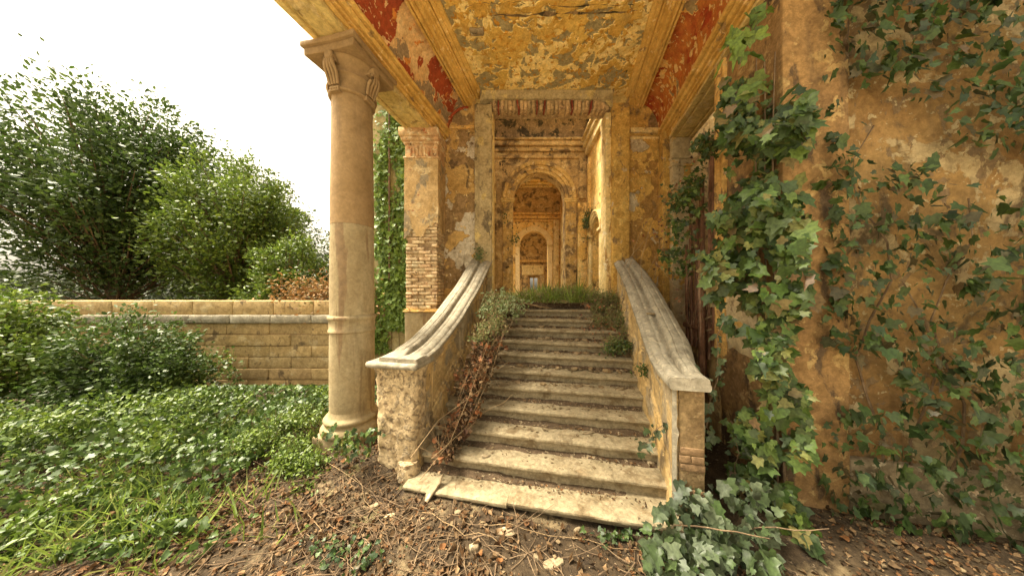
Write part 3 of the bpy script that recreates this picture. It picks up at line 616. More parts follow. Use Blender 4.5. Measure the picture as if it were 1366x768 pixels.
def ceil_fn(a, b):
    u = -1.80 + 2.96 * a; v = 1.85 + (vend(u, YW) - 1.85) * b; p = pf(u, v, 4.10)
    return (p[0], p[1], p[2] + .014 * fbm(p, 1.6, 5) + .008 * max(0, fbm(p, 5, 2)))
def ceil_field(p):
    q = warp(p); cx_ = ((p[0] - .55) / 1.15) ** 2 + ((p[1] - 3.95) / .65) ** 2; f = fbm(q, 1.3, 5, 5) + .62 * math.exp(-cx_) - .30; f = f * .8 + .25 * fbm(q, 7, 2, 3); g = fbm((q[0], q[1] * 1.5, q[2]), 2.1, 14, 6) - .10 * math.exp(-cx_) + .10 * math.exp(-((p[1] - 4.75) / .35) ** 2)
    f += .5 * math.exp(-((p[1] - 3.45) / .25) ** 2)
    return max(1 - ss(f, -.03, .03), 2 * ss(g, .20, .23), 2 * ss(fbm(q, 6.5, 44, 4), .38, .42))
peelsheet('ceiling', ceil_fn, 290, 340, (0, 0, 1), ceil_field, .006, mt['ceiling'], po)
obj('roof_slab', xf(box(-3.3, 2.7, 1.75, 4.75, 4.45, 4.62), pf), mt['soffit'], po)
obj('front_beam', xf(rbox(-3.09, 2.45, 1.74, 1.86, 4.12, 4.44, .02, (20, 2, 4), .006), pf), mt['soffit'], po)
# cracks and hollows where the ceiling plaster has come away (thin ragged ridges of mouldy plaster)
def crack(px0, px1, pyc, wid, seed, zz=4.10):
    up = []; dn = []; n = 46
    for i in range(n + 1):
        t_ = i / n; px = px0 + (px1 - px0) * t_; py = pyc + 5 * fbm((t_ * 3, seed, 0), 1.3, seed) - 4 * t_
        Y = zz * F / (388 - py); X = XP(px, Y); w_ = wid * (.15 + max(0, fbm((t_ * 5, seed, 3), 1.6, seed) + .55)) * math.sin(PI * min(1, t_ * 1.02)) ** .6
        up.append((X, Y + w_, E + zz - .018)); dn.append((X, Y - w_ * .8, E + zz - .030))
    mid = [((a[0] + b[0]) / 2, (a[1] + b[1]) / 2, E + zz + .03) for a, b in zip(up, dn)]
    V, Fc = loft([up, dn], closed=False)
    return V, Fc
cm = mt['mouldy']
obj('crack', crack(655, 850, 17, .045, 1.0), cm, po); obj('crack', crack(700, 845, 8, .016, 3.0), cm, po); obj('crack', crack(622, 700, 6, .010, 5.0), cm, po)
hx, hy, _ = unp(636, 41, 4.10 * F / (388 - 41))
obj('fixing_plate', rbox(hx - .11, hx + .11, hy - .055, hy + .055, E + 4.06, E + 4.10, .02, (4, 3, 1), .01, 9), mt['stone'], po)
# letterbox of exposed lath
obj('fixing_slot', rbox(hx - .07, hx + .07, hy - .010, hy + .012, E + 4.052, E + 4.062, .003, (4, 1, 1), .004, 19), mt['mouldy'], po)

# ================================================================== PORTAL WALL
pw = thing('portal_wall', 'blotched ochre end wall with the tall doorway at the stair head', 'wall', (.69, 5.35, E - .21))
def grid_wall(x0, x1, y, z0, z1, seg, amp, seed, th=.3):
    return rbox(x0, x1, y, y + th, z0, z1, .01, seg, amp, 2.5, seed)
ZT2 = E + 4.6
obj('left_backing', box(-2.30, -.90, 5.40, 5.66, 0, ZT2), mt['mortar'], pw)
def wfl(p):
    q = warp((p[0], p[2], 0), .12, 2, 4); f = fbm(q, 1.5, 8, 6); g = fbm(q, 1.4, 18, 6) + .45 * math.exp(-(((p[0] + 1.15) / .35) ** 2 + ((p[2] - E - .75) / .75) ** 2))
    return max(ss(f, .0, .05), 2 * ss(g, .25, .29))
peelsheet('left_panel', lambda a, b: (-1.75 + .85 * a, 5.36 + .015 * nz((a, b * 3, 0), 2, 1), 1.2 + (ZT2 - 1.2) * b), 80, 400, (0, 1, 0), wfl, .009, mt['wallpeel'], pw)
peelsheet('right_skin', lambda a, b: (2.30 + .72 * a, 5.335 + .015 * nz((a, b * 3, 0), 2, 1), 1.0 + (E + 3.25 - 1.0) * b), 70, 380, (0, 1, 0), wfl, .009, mt['goldpeel'], pw)
obj('right_panel', grid_wall(2.28, 3.20, 5.36, 0, ZT2, (16, 1, 70), .02, 4), mt['wallright'], pw, 60)
obj('head_wall', grid_wall(-.95, 2.35, 5.37, E + 3.95, ZT2, (20, 1, 8), .01, 6, .28), mt['soffit'], pw, 60)
obj('pilaster', rbox(XP(633, 5.25), XP(656, 5.25), 5.25, 5.70, E - .25, ZP(139, 5.25), .012, (5, 4, 60), .008, 6, 1), mt['pilaster'], pw)
obj('pilaster', rbox(XP(817, 5.25), XP(840, 5.25), 5.25, 5.62, E - .25, ZP(137, 5.25), .012, (5, 4, 60), .008, 6, 2), mt['wallright'], pw)
obj('door_jamb', rbox(-.575, -.535, 5.33, 5.64, E - .25, ZP(150, 5.33), .006, (1, 3, 40), .005, 8, 2), mt['frame'], pw)
obj('door_jamb', rbox(XP(808, 5.33), XP(817, 5.28), 5.33, 5.66, E - .25, ZP(150, 5.33), .006, (2, 3, 40), .01, 5, 3), mt['frame'], pw)
obj('string_course', rbox(-1.62, -.93, 5.325, 5.38, ZP(172, 5.35), ZP(168, 5.35), .01, (10, 1, 1), .006, 9), mt['mould'], pw)
obj('string_course', rbox(2.33, 3.0, 5.30, 5.38, ZP(178, 5.35), ZP(172, 5.35), .01, (10, 1, 1), .006, 9), mt['frame'], pw)
obj('string_course', rbox(2.33, 3.0, 5.325, 5.38, ZP(186, 5.35), ZP(183, 5.35), .008, (10, 1, 1), .005, 9), mt['frame'], pw)
# the thick lintel with rounded ends
def lint(a, b):
    pass
lin = []
n = 40
for i in range(n + 1):
    t_ = i / n; px = 640 + (818 - 640) * t_; drop = 10 * max(0, (t_ - .88) / .12) ** 2 + 5 * max(0, (.06 - t_) / .06) ** 2
    X = XP(px, 5.2); z1 = ZP(120, 5.2); z0 = ZP(130 + drop, 5.2) + .012 * fbm((X, 0, 0), 4, 2)
    lin.append([(X, 5.20, z1), (X, 5.20 + .02, z0 + .02), (X, 5.24, z0), (X, 5.45, z0), (X, 5.45, z1)])
obj('lintel', loft(lin), mt['pilaster'], pw, 40)
# flat brick arch under it: upright bricks, some painted red
X0, X1 = XP(657, 5.3), XP(812, 5.3); nb = 30; lbm = mkmesh('brick', *rbox(-.5, .5, -.5, .5, -.5, .5, .06, (1, 1, 2), .05, 3, 9), mt['palebrick'], 50); zb0, zb1 = ZP(147, 5.3), ZP(130, 5.3)
reds = {1, 6, 11, 13, 20, 25}
rbm = mkmesh('brick', *rbox(-.5, .5, -.5, .5, -.5, .5, .06, (1, 1, 2), .05, 3, 9), mt['redbrick'], 50)
for k in range(nb):
    x = X0 + (X1 - X0) * (k + .5) / nb; zt = zb0 + random.random() * .02; r_ = k in reds
    wv = (X1 - X0) / nb * (.40 if r_ else .93)
    q = put('brick', rbm if r_ else lbm, pw, (x, 5.39 + (-.012 if r_ else 0), (zt + zb1) / 2), (0, random.gauss(0, .05) * (3 if r_ else 1), 0), (wv, .2, zb1 - zt))
obj('brick_bed', box(X0 - .05, X1 + .05, 5.34, 5.62, zb0 + .03, zb1 + .01), mt['mortar'], pw)
# the end of the left cove, closed by an arched tympanum rim
rim = [unp(597 + 28 * (1 - math.cos(t_)), 172 - 29 * math.sin(t_), 5.30) for t_ in [PI / 2 * i / 12 for i in range(13)]]
obj('tympanum_rim', tube(rim, .030, .022, 8), mt['red'], pw, 60)
# broad strip that carries the cornice down on the right
obj('cornice_return', rbox(2.93, 3.06, 5.16, 5.38, 0, E + 3.28, .01, (2, 2, 60), .012, 5, 6), mt['wallright'], pw)

# ================================================================== BRICK PILLAR (left, behind the column)
PXa, PXb, PY = XP(541, 4.9), XP(583.5, 4.9), 4.9
pl = thing('brick_pillar', 'square pillar with flaking plaster over bare brick, left of the stair head', 'pillar', ((PXa + PXb) / 2, PY + .3, 0))
zA, zB, zC, zD = ZP(412, PY), ZP(300, PY), ZP(212, PY), ZP(172, PY)
obj('core', box(PXa + .03, PXb - .03, PY + .03, PY + .57, 0, zD + .1), mt['mortar'], pl)
obj('dado', rbox(PXa - .012, PXb + .012, PY - .012, PY + .6, -.05, zA - .06, .012, (8, 6, 20), .008, 5, 4), mt['column_low'], pl)
obj('dado_band', join(rbox(PXa - .04, PXb + .04, PY - .04, PY + .62, zA - .058, zA - .03, .01, (8, 4, 1), .005, 9), rbox(PXa - .025, PXb + .025, PY - .025, PY + .61, zA - .029, zA - .004, .006, (8, 4, 1), .005, 9)), mt['mould'], pl)
ch_ = .066; nC = int((zB - zA) / ch_) + 2
for c_ in range(nC):
    z = zA + ch_ * (c_ + .5); x = PXa - (.125 if c_ % 2 else 0)
    while x < PXb - .02:
        a, b = max(x, PXa), min(x + .238, PXb)
        if b - a > .05 and random.random() > .03:
            d_ = max(0, random.gauss(.004, .012)); brick(pl, (a + b) / 2, PY + .05 + d_, z, b - a - .008, .10, ch_ - .010, 'w')
        x += .246
    y = PY + .11 - (.12 if c_ % 2 else 0)
    while y < PY + .56:
        a, b = max(y, PY + .105), min(y + .238, PY + .57)
        if b - a > .05: brick(pl, PXb - .05 - max(0, random.gauss(0, .006)), (a + b) / 2, z, .10, b - a - .008, ch_ - .010, 'w')
        y += .246
# plaster coat above the bricks with a ragged lower edge
def coat(x0, x1, y0, y1, zt, seed):
    ring_t = []; rings = []
    per = [(x0, y1), (x0, y0), (x1, y0), (x1, y1)]; pts = []
    for (a, b), m_ in ((((per[0]), (per[1])), 8), (((per[1]), (per[2])), 22), (((per[2]), (per[3])), 12)):
        for i in range(m_): t_ = i / m_; pts.append((a[0] + (b[0] - a[0]) * t_, a[1] + (b[1] - a[1]) * t_))
    pts.append(per[3]); lo = [zB - .06 + .30 * fbm((p[0], p[1], 0), 2.6, seed) + .06 * fbm((p[0], p[1], 0), 14, seed) for p in pts]
    m_ = 24; V = []; Fc = []; n_ = len(pts)
    for j in range(m_ + 1):
        for i, p in enumerate(pts):
            z = lo[i] + (zt - lo[i]) * j / m_; d_ = .008 * fbm((p[0], p[1], z), 5, seed)
            V.append((p[0] + d_, p[1] + d_ - 0, z))
    for j in range(m_):
        for i in range(n_ - 1): Fc.append((j * n_ + i, j * n_ + i + 1, (j + 1) * n_ + i + 1, (j + 1) * n_ + i))
    b0 = len(V)                                   # thickness of the coat at its torn edge
    for i, p in enumerate(pts): V.append((min(max(p[0], x0 + .03), x1 - .03), max(p[1], y0 + .03), lo[i] + .006))
    for i in range(n_ - 1): Fc.append((i, b0 + i, b0 + i + 1, i + 1))
    return V, Fc
obj('plaster_coat', coat(PXa - .018, PXb + .018, PY - .022, PY + .58, zC + .02, 3), mt['coat'], pl, 40)
kap = [rbox(PXa - .035, PXb + .035, PY - .04, PY + .60, zC, zC + .035, .012, (6, 4, 1), .004, 9), rbox(PXa - .005, PXb + .005, PY - .01, PY + .58, zC + .03, zC + .28, .01, (6, 4, 6), .006, 9),
       rbox(PXa - .03, PXb + .03, PY - .035, PY + .60, zC + .275, zC + .33, .012, (6, 4, 1), .006, 9), rbox(PXa - .07, PXb + .04, PY - .07, PY + .6, zC + .328, zC + .40, .02, (6, 4, 1), .01, 9), rbox(PXa - .10, PXb + .05, PY - .10, PY + .6, zC + .398, zD - .02, .02, (6, 4, 2), .012, 9)]
kp = obj('capital', join(*kap), mt['capital'], pl)
for k in range(7):
    x = PXa + .10 + (PXb - PXa - .2) * k / 6
    obj('flute', rbox(x - .018, x + .018, PY - .026, PY + .01, zC + .05, zC + .24 - random.random() * .05, .010, (1, 1, 4), .006, 14, k), mt['capital'], kp)

# ================================================================== HALLS BEYOND THE DOORWAY
ZF = E - .21
def arch_wall(Y, th, x0, x1, z1, cx, r, zs, n=28, amp=.01, seed=0):
    """wall with one round-headed opening, front at Y"""
    parts = [rbox(x0, cx - r, Y, Y + th, ZF - .1, zs, .004, (6, 1, 20), amp, 2.5, seed), rbox(cx + r, x1, Y, Y + th, ZF - .1, zs, .004, (6, 1, 20), amp, 2.5, seed)]
    V = []; Fc = []
    for yy in (Y, Y + th):
        for i in range(n + 1):
            a = PI - PI * i / n; ax, az = cx + r * math.cos(a), zs + r * math.sin(a)
            tx = x0 + (x1 - x0) * i / n
            for k in range(5):
                t_ = k / 4; V.append((ax + (tx - ax) * t_, yy, az + (z1 - az) * t_))
    m_ = (n + 1) * 5
    for s in (0, 1):
        for i in range(n):
            for k in range(4):
                q = (s * m_ + i * 5 + k, s * m_ + (i + 1) * 5 + k, s * m_ + (i + 1) * 5 + k + 1, s * m_ + i * 5 + k + 1); Fc.append(q)
    for i in range(n): Fc.append((i * 5, (i + 1) * 5, m_ + (i + 1) * 5, m_ + i * 5))
    # triangles left at the two shoulders
    b = len(V); V += [(x0, Y, zs), (x0, Y, z1), (cx - r, Y, zs), (x1, Y, zs), (x1, Y, z1), (cx + r, Y, zs), (x0, Y + th, zs), (x0, Y + th, z1), (cx - r, Y + th, zs), (x1, Y + th, zs), (x1, Y + th, z1), (cx + r, Y + th, zs)]
    Fc += [(b, b + 1, b + 2), (b + 3, b + 4, b + 5), (b + 6, b + 7, b + 8), (b + 9, b + 10, b + 11)]
    return join(*parts, (V, Fc))
def ring_prof(cx, zs, prof, Y, a0=0, a1=PI, n=40, plane='xz', amp=.004):
    """sweep (radius, forward offset) round an arch; plane yz puts the arch in a side wall"""
    rings = []
    for i in range(n + 1):
        a = a0 + (a1 - a0) * i / n; ring = []
        for (r, f) in prof:
            p = (cx + r * math.cos(a), Y - f, zs + r * math.sin(a)) if plane == 'xz' else (Y - f, cx + r * math.cos(a), zs + r * math.sin(a))
            d = amp * fbm(p, 7, 2); ring.append((p[0] + d, p[1] + d, p[2] + d))
        rings.append(ring)
    return loft(rings)
def hall_arch(label, Y, x0, x1, ztop, cx, r, ro, zs, cz, mats, th=.4):
    t = thing('arched_wall', label, 'wall', (cx, Y, ZF))
    obj('wall', arch_wall(Y, th, x0, x1, ztop, cx, r, zs), mats[0], t, 40)
    ob = ro - r
    obj('archivolt', ring_prof(cx, zs, [(r - .002, -.05), (r - .002, .05), (r + ob * .28, .05), (r + ob * .32, .085), (r + ob * .62, .09), (r + ob * .66, .13), (ro - .02, .17), (ro, .15), (ro + .002, .03), (ro + .03, .035), (ro + .035, -.02)], Y), mats[1], t, 35)
    for s in (-1, 1):
        a, b = sorted((cx + s * (r - .02), cx + s * (ro + .02)))
        obj('pier', rbox(a + .03, b - .02, Y - .055, Y + .02, ZF - .1, zs - .10, .008, (3, 1, 30), .006, 6, s), mats[1], t)
        obj('impost', join(rbox(a - .01, b + .02, Y - .085, Y + .03, zs - .10, zs - .045, .01, (4, 1, 1), .004, 9), rbox(a - .03, b + .04, Y - .11, Y + .03, zs - .043, zs + .005, .01, (4, 1, 1), .004, 9)), mats[2], t)
    for k, (a, b, f) in enumerate(cz):
        obj('cornice', rbox(x0, x1, Y - f, Y + .02, a, b, .012, (24, 1, 1), .008, 6, k), mats[3], t)
    return t
Y1 = 7.6
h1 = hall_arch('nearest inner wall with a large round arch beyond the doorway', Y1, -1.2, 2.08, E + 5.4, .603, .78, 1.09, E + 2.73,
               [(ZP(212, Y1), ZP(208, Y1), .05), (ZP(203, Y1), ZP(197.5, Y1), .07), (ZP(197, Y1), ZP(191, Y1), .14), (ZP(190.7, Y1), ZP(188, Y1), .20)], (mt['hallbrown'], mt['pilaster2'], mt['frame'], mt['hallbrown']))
obj('pilaster', rbox(XP(770, Y1), XP(782, Y1), Y1 - .09, Y1 + .01, ZF - .1, E + 2.60, .008, (2, 1, 30), .006, 6, 5), mt['hall'], h1)
obj('pilaster', rbox(XP(772, Y1), XP(782, Y1), Y1 - .06, Y1 + .01, E + 2.74, ZP(212, Y1), .008, (2, 1, 20), .006, 6, 8), mt['hallbrown'], h1)
Y2 = 14.2
h2 = hall_arch('farther inner wall whose smaller looking arch shows through the near one', Y2, -1.2, 2.9, E + 6.0, .84, .785, 1.03, E + 2.55,
               [(ZP(296, Y2), ZP(293, Y2), .08), (ZP(292.6, Y2), ZP(288, Y2), .16), (ZP(287.8, Y2), ZP(285, Y2), .3)], (mt['hall'], mt['ringlight'], mt['frame'], mt['mould']))
obj('pilaster', rbox(XP(738, Y2), XP(745, Y2), Y2 - .16, Y2 + .01, ZF - .1, E + 3.9, .008, (2, 1, 30), .006, 6, 5), mt['frame'], h2)
Y3 = 24.0
h3 = thing('end_wall', 'far end wall of the halls with a bright double doorway', 'wall', (1.4, Y3, ZF))
dx0, dx1 = XP(707.2, Y3), XP(717.2, Y3); dz1, dz0 = ZP(370.5, Y3), ZP(386, Y3)
obj('wall', join(box(-2, dx0, Y3, Y3 + .4, ZF - .1, E + 6), box(dx1, 5, Y3, Y3 + .4, ZF - .1, E + 6), box(dx0, dx1, Y3, Y3 + .4, dz1, E + 6), box(dx0, dx1, Y3, Y3 + .4, ZF - .1, dz0)), mt['hallbrown'], h3)
obj('mullion', box(XP(711.3, Y3), XP(712.8, Y3), Y3 + .1, Y3 + .18, dz0, dz1), mt['frame'], h3)
obj('lintel', rbox(XP(696, Y3), XP(725, Y3), Y3 - .3, Y3 + .01, ZP(367, Y3), ZP(354, Y3), .03, (8, 1, 3), .02, 3), mt['frame'], h3)
for (p_, q_) in ((698, 704), (720, 726)): obj('pilaster', rbox(XP(p_, Y3), XP(q_, Y3), Y3 - .25, Y3 + .01, ZF, ZP(367, Y3), .02, (2, 1, 6), .02, 3), mt['hallbrown'], h3)
obj('cornice', rbox(-2, 5, Y3 - .35, Y3 + .01, ZP(350, Y3), ZP(347, Y3), .02, (8, 1, 1), .02, 3), mt['mould'], h3)
# sloping coves above the cross walls and the ceilings of the halls
def cove_x(x0, x1, Yw, za, zb, run, mat, parent):
    def f(a, b):
        t_ = b * PI / 2; X = x0 + (x1 - x0) * a; Y = Yw - run * (1 - math.cos(t_)); z = za + (zb - za) * math.sin(t_)
        p = (X, Y, z); return (X, Y + .02 * fbm(p, 2, 1), z)
    return obj('cove', quadgrid(f, 30, 14), mat, parent, 60)
hc = thing('hall_vaulting', 'mottled hall ceilings with sloping coves and moulded frames', 'ceiling', (.7, 10, E + 5))
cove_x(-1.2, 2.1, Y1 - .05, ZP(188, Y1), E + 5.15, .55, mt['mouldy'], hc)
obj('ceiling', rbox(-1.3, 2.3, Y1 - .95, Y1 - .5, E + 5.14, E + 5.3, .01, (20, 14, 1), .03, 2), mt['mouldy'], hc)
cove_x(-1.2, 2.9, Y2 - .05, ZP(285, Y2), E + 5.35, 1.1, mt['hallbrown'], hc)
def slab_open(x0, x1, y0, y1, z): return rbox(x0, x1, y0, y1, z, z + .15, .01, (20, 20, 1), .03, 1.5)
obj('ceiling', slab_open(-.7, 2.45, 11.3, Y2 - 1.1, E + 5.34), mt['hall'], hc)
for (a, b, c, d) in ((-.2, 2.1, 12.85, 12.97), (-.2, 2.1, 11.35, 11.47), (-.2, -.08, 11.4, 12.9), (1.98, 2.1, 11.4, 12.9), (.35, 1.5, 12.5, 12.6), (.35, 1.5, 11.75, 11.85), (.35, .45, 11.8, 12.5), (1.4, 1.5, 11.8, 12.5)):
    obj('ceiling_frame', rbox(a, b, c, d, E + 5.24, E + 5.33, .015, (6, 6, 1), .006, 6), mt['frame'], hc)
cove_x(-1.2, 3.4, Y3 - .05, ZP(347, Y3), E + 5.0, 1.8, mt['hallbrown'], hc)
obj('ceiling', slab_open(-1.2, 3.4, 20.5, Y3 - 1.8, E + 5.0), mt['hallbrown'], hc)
# side walls: pierced by round-headed openings; left and farthest ones added to let daylight in
def side_wall(label, X, y0, y1, ztop, arches, mat, fm, side, th=.35, extra=None):
    t = thing('side_wall', label, 'wall', (X, (y0 + y1) / 2, ZF)); pieces = []; y = y0
    for (c, r, zs, sill) in arches:
        pieces.append(box(X, X + side * th, y, c - r, ZF - .1, ztop)); n = 20
        if sill > ZF: pieces.append(box(X, X + side * th, c - r, c + r, ZF - .1, sill))
        V = []; Fc = []
        for xx in (X, X + side * th):
            for i in range(n + 1):
                a = PI - PI * i / n; V.append((xx, c + r * math.cos(a), zs + r * math.sin(a))); V.append((xx, c + r * math.cos(a), ztop))
        m_ = 2 * (n + 1)
        for s in (0, 1):
            for i in range(n): Fc.append((s * m_ + 2 * i, s * m_ + 2 * i + 2, s * m_ + 2 * i + 3, s * m_ + 2 * i + 1))
        for i in range(n): Fc.append((2 * i, 2 * i + 2, m_ + 2 * i + 2, m_ + 2 * i))
        pieces.append((V, Fc)); y = c + r
    pieces.append(box(X, X + side * th, y, y1, ZF - .1, ztop))
    obj('wall', join(*pieces), mat, t, 30)
    for (c, r, zs, sill) in arches:
        fo = -side
        prof = [(r - .005, -.02), (r - .005, .05), (r + .05, .055), (r + .06, .08), (r + .12, .085), (r + .135, .11), (r + .17, .10), (r + .17, -.02)]
        obj('archivolt', ring_prof(c, zs, [(a, b * side) for a, b in prof], X, plane='yz'), fm, t, 35)
        for s in (-1, 1):
            a, b = sorted((c + s * (r - .01), c + s * (r + .15)))
            xa, xb = sorted((X, X - side * .075))
            obj('jamb_pilaster', rbox(xa, xb, a, b, ZF - .05, zs - .07, .008, (1, 3, 24), .006, 6, s), fm, t)
            xa, xb = sorted((X, X - side * .12))
            obj('impost', rbox(xa, xb, a - .03, b + .03, zs - .07, zs, .012, (1, 3, 1), .005, 6, s), fm, t)
    return t
sR = side_wall('right wall of the first hall with an arched opening and pale frames', 2.06, 5.60, 7.62, E + 5.4, [(6.72, .40, E + 1.55, ZF)], mt['hall'], mt['frame'], 1)
for k, (a, b, f) in enumerate(((ZP(204, 7.4), ZP(192, 7.4), .10), (E + 4.22, E + 4.34, .17), (E + 4.36, E + 4.42, .24))):
    obj('cornice', rbox(2.06 - f, 2.08, 5.62, 7.6, a, b, .015, (1, 20, 1), .012, 6, k), mt['frame'], sR)
for (a, b, m_) in ((5.64, 5.76, 'frame'), (5.80, 5.90, 'frame'), (5.94, 6.06, 'pink')):
    obj('pilaster', rbox(1.985 if m_ == 'frame' else 2.02, 2.07, a, b, ZF - .05, E + 2.3 if m_ == 'frame' else E + 1.1, .008, (1, 2, 40), .008, 6, a), mt[m_], sR)
obj('pilaster', rbox(1.99, 2.07, 7.28, 7.44, ZF - .05, ZP(212, 7.4), .008, (1, 2, 40), .008, 6, 3), mt['hall'], sR)
side_wall('unseen left wall of the first hall, its arch added to admit daylight', -.78, 5.66, 7.62, E + 5.4, [(6.6, .72, E + 2.6, ZF)], mt['hall'], mt['frame'], -1)
side_wall('unseen left arcade of the second hall, added to admit daylight', -.70, 7.95, 14.25, E + 5.6, [(9.0, .92, E + 3.1, ZF), (11.1, .92, E + 3.1, ZF), (13.1, .85, E + 3.1, ZF)], mt['hall'], mt['frame'], -1)
side_wall('right arcade of the second hall with bright pilasters', 2.30, 7.95, 14.25, E + 5.6, [(9.2, .95, E + 3.0, ZF), (12.3, 1.0, E + 3.0, ZF)], mt['hall'], mt['frame'], 1)
side_wall('unseen left arcade of the farthest hall, added to admit daylight', -1.0, 14.55, 24.1, E + 5.4, [(16.2, 1.2, E + 2.8, ZF), (19.2, 1.2, E + 2.8, ZF), (22.2, 1.2, E + 2.8, ZF)], mt['hall'], mt['frame'], -1)
side_wall('right arcade of the farthest hall, its openings added to admit daylight', 3.2, 14.55, 24.1, E + 5.4, [(16.4, 1.2, E + 2.6, ZF), (20.8, 1.4, E + 2.6, ZF)], mt['hall'], mt['frame'], 1)

# ================================================================== RIGHT SIDE OF THE PORTICO
wp = thing('cream_pilaster', 'cream plastered pilaster with moulded impost at the right of the portico', 'pilaster', (3.28, 5.15, 0))
wx0, wx1 = 3.065, XP(923, 5.05)
obj('shaft', rbox(wx0, wx1, 5.08, 5.42, 0, ZP(221, 5.05), .01, (6, 3, 50), .005, 6, 2), mt['white'], wp)
obj('impost', join(rbox(wx0 - .03, wx1 + .03, 5.05, 5.42, ZP(221, 5.05), ZP(218, 5.05), .012, (6, 3, 1), .004, 8), rbox(wx0, wx1, 5.075, 5.42, ZP(218, 5.05), ZP(211, 5.05), .005, (6, 3, 2), .004, 8), rbox(wx0 - .03, wx1 + .03, 5.04, 5.42, ZP(211, 5.05), ZP(207.5, 5.05), .012, (6, 3, 1), .004, 8)), mt['white'], wp)
obj('upper_block', rbox(wx0, wx1, 5.085, 5.42, ZP(207.5, 5.05), E + 3.07, .01, (6, 3, 8), .006, 6, 9), mt['white'], wp)
pr = thing('right_pier', 'plastered pier at the right edge wrapped in thick ivy', 'pier', pf(2.25, 3.4, -E))
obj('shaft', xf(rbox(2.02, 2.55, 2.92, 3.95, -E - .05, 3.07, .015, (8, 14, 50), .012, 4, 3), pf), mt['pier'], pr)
obj('plaster_patch', xf(rbox(2.005, 2.03, 3.25, 3.80, -.75, .25, .006, (1, 12, 20), .008, 6, 3), lambda u, v, z: pf(u, v + .10 * fbm((0, v, z), 2.2, 5) * (1 if v > 3.5 else 0), z + .08 * fbm((3, v, z), 3, 5))), mt['white'], pr)
for (a, b, f) in ((3.80, 3.86, .045), (3.88, 3.97, .07)):
    obj('jamb_moulding', xf(rbox(2.02 - f, 2.04, a, b, -.9, 3.06, .01, (1, 2, 50), .007, 5, a), pf), mt['mould'], pr)
fw = thing('facade_wall', 'ochre plastered facade wall running off to the right of the portico', 'wall', pf(5.5, 3.1, -E))
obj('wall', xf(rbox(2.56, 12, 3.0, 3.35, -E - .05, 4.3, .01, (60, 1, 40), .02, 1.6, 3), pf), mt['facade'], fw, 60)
obj('plinth', xf(rbox(2.56, 12, 2.93, 3.02, -E - .05, -E + .5, .02, (60, 1, 5), .015, 3, 3), pf), mt['stone'], fw)
obj('cornice', xf(rbox(2.56, 12, 2.86, 3.02, 3.1, 3.3, .03, (60, 2, 2), .012, 3, 3), pf), mt['mould'], fw)
sb = thing('side_room', 'dark room behind the broken shutters right of the stairs', 'room', pf(3.3, 4.3, -E))
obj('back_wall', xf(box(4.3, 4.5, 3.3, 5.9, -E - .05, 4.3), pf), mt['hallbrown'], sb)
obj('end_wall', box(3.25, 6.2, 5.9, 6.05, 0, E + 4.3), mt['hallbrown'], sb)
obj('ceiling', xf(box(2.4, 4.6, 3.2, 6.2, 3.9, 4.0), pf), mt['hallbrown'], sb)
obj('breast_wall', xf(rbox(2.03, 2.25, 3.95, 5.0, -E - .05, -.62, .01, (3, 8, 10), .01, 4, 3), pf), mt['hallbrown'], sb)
obj('sill', xf(rbox(1.96, 2.30, 3.95, 5.0, -.62, -.55, .015, (3, 8, 1), .01, 4, 3), pf), mt['wood'], sb)
# broken wooden shutters and posts
ws = thing('wooden_shutter', 'weathered red brown wooden shutter leaning broken in the right opening', 'shutter', pf(2.0, 4.5, -.6))
for k, (v, z0, z1, wd, ln) in enumerate(((4.02, -.9, 1.9, .07, .01), (4.14, -1.0, 2.0, .06, -.02), (4.30, -1.3, 1.75, .09, .03), (4.52, -.9, 1.2, .08, -.03), (4.70, -.9, 1.5, .06, .02), (4.86, -.9, .8, .07, .04))):
    o = obj('board', xf(rbox(1.97, 2.005, v, v + wd, z0, z1, .006, (1, 1, 30), .006, 5, k), lambda u, vv, z, ln=ln: pf(u, vv + ln * z, z)), mt['wood'], ws)
for z in (-.85, -.35, 1.0): obj('rail', xf(rbox(2.008, 2.035, 4.0, 4.95, z, z + .07, .006, (1, 10, 1), .006, 5, z), pf), mt['wood'], ws)
for z in (-.60, -.42): obj('slat', xf(rbox(1.95, 1.968, 4.05, 4.42, z, z + .025, .004, (1, 4, 1), .004, 5, z), lambda u, v, z: pf(u, v, z + (v - 4.2) * -.35)), mt['straw'], ws)
# curled pale strips of render hanging by the pilaster
tp = thing('timber_post', 'tall bare timber post beside the cream pilaster', 'post', pf(1.86, 4.05, -E))
obj('post', xf(rbox(1.84, 1.90, 4.12, 4.19, -E, .55, .008, (1, 1, 40), .008, 4, 6), lambda u, v, z: pf(u, v + .02 * z, z)), mt['wood'], tp)

# ================================================================== LEFT WING, GARDEN WALL
wg = thing('wing_wall', 'pale cream side wall of the building behind the round column', 'wall', (-2.9, 6, 0))
obj('wall', rbox(-3.75, -2.05, 5.95, 6.3, -.1, 7.2, .01, (20, 2, 60), .012, 2, 3), mt['wing'], wg, 60)
dp = obj('downpipe', tube([(XP(519, 5.85), 5.86, z) for z in np.linspace(ZP(378, 5.85), 7.0, 14)], .022, n=8), mt['iron'])
tag(dp, 'thin dark iron pipe running up the ivy covered wing wall', 'pipe')
gw = thing('garden_wall', 'low garden wall of plastered blocks with projecting coping at the left', 'wall', (-6.5, 5.5, 0))
gy = 5.5; ch2 = 15 / F * gy; zc = ZP(431, gy)
obj('core', box(-14, -3.55, gy + .03, gy + .35, -.1, ZP(405, gy)), mt['mortar'], gw)
blm = [mkmesh('block', *rbox(-.5, .5, -.5, .5, -.5, .5, .02, (6, 1, 3), .012, 3, k), mt['block'], 50) for k in range(5)]
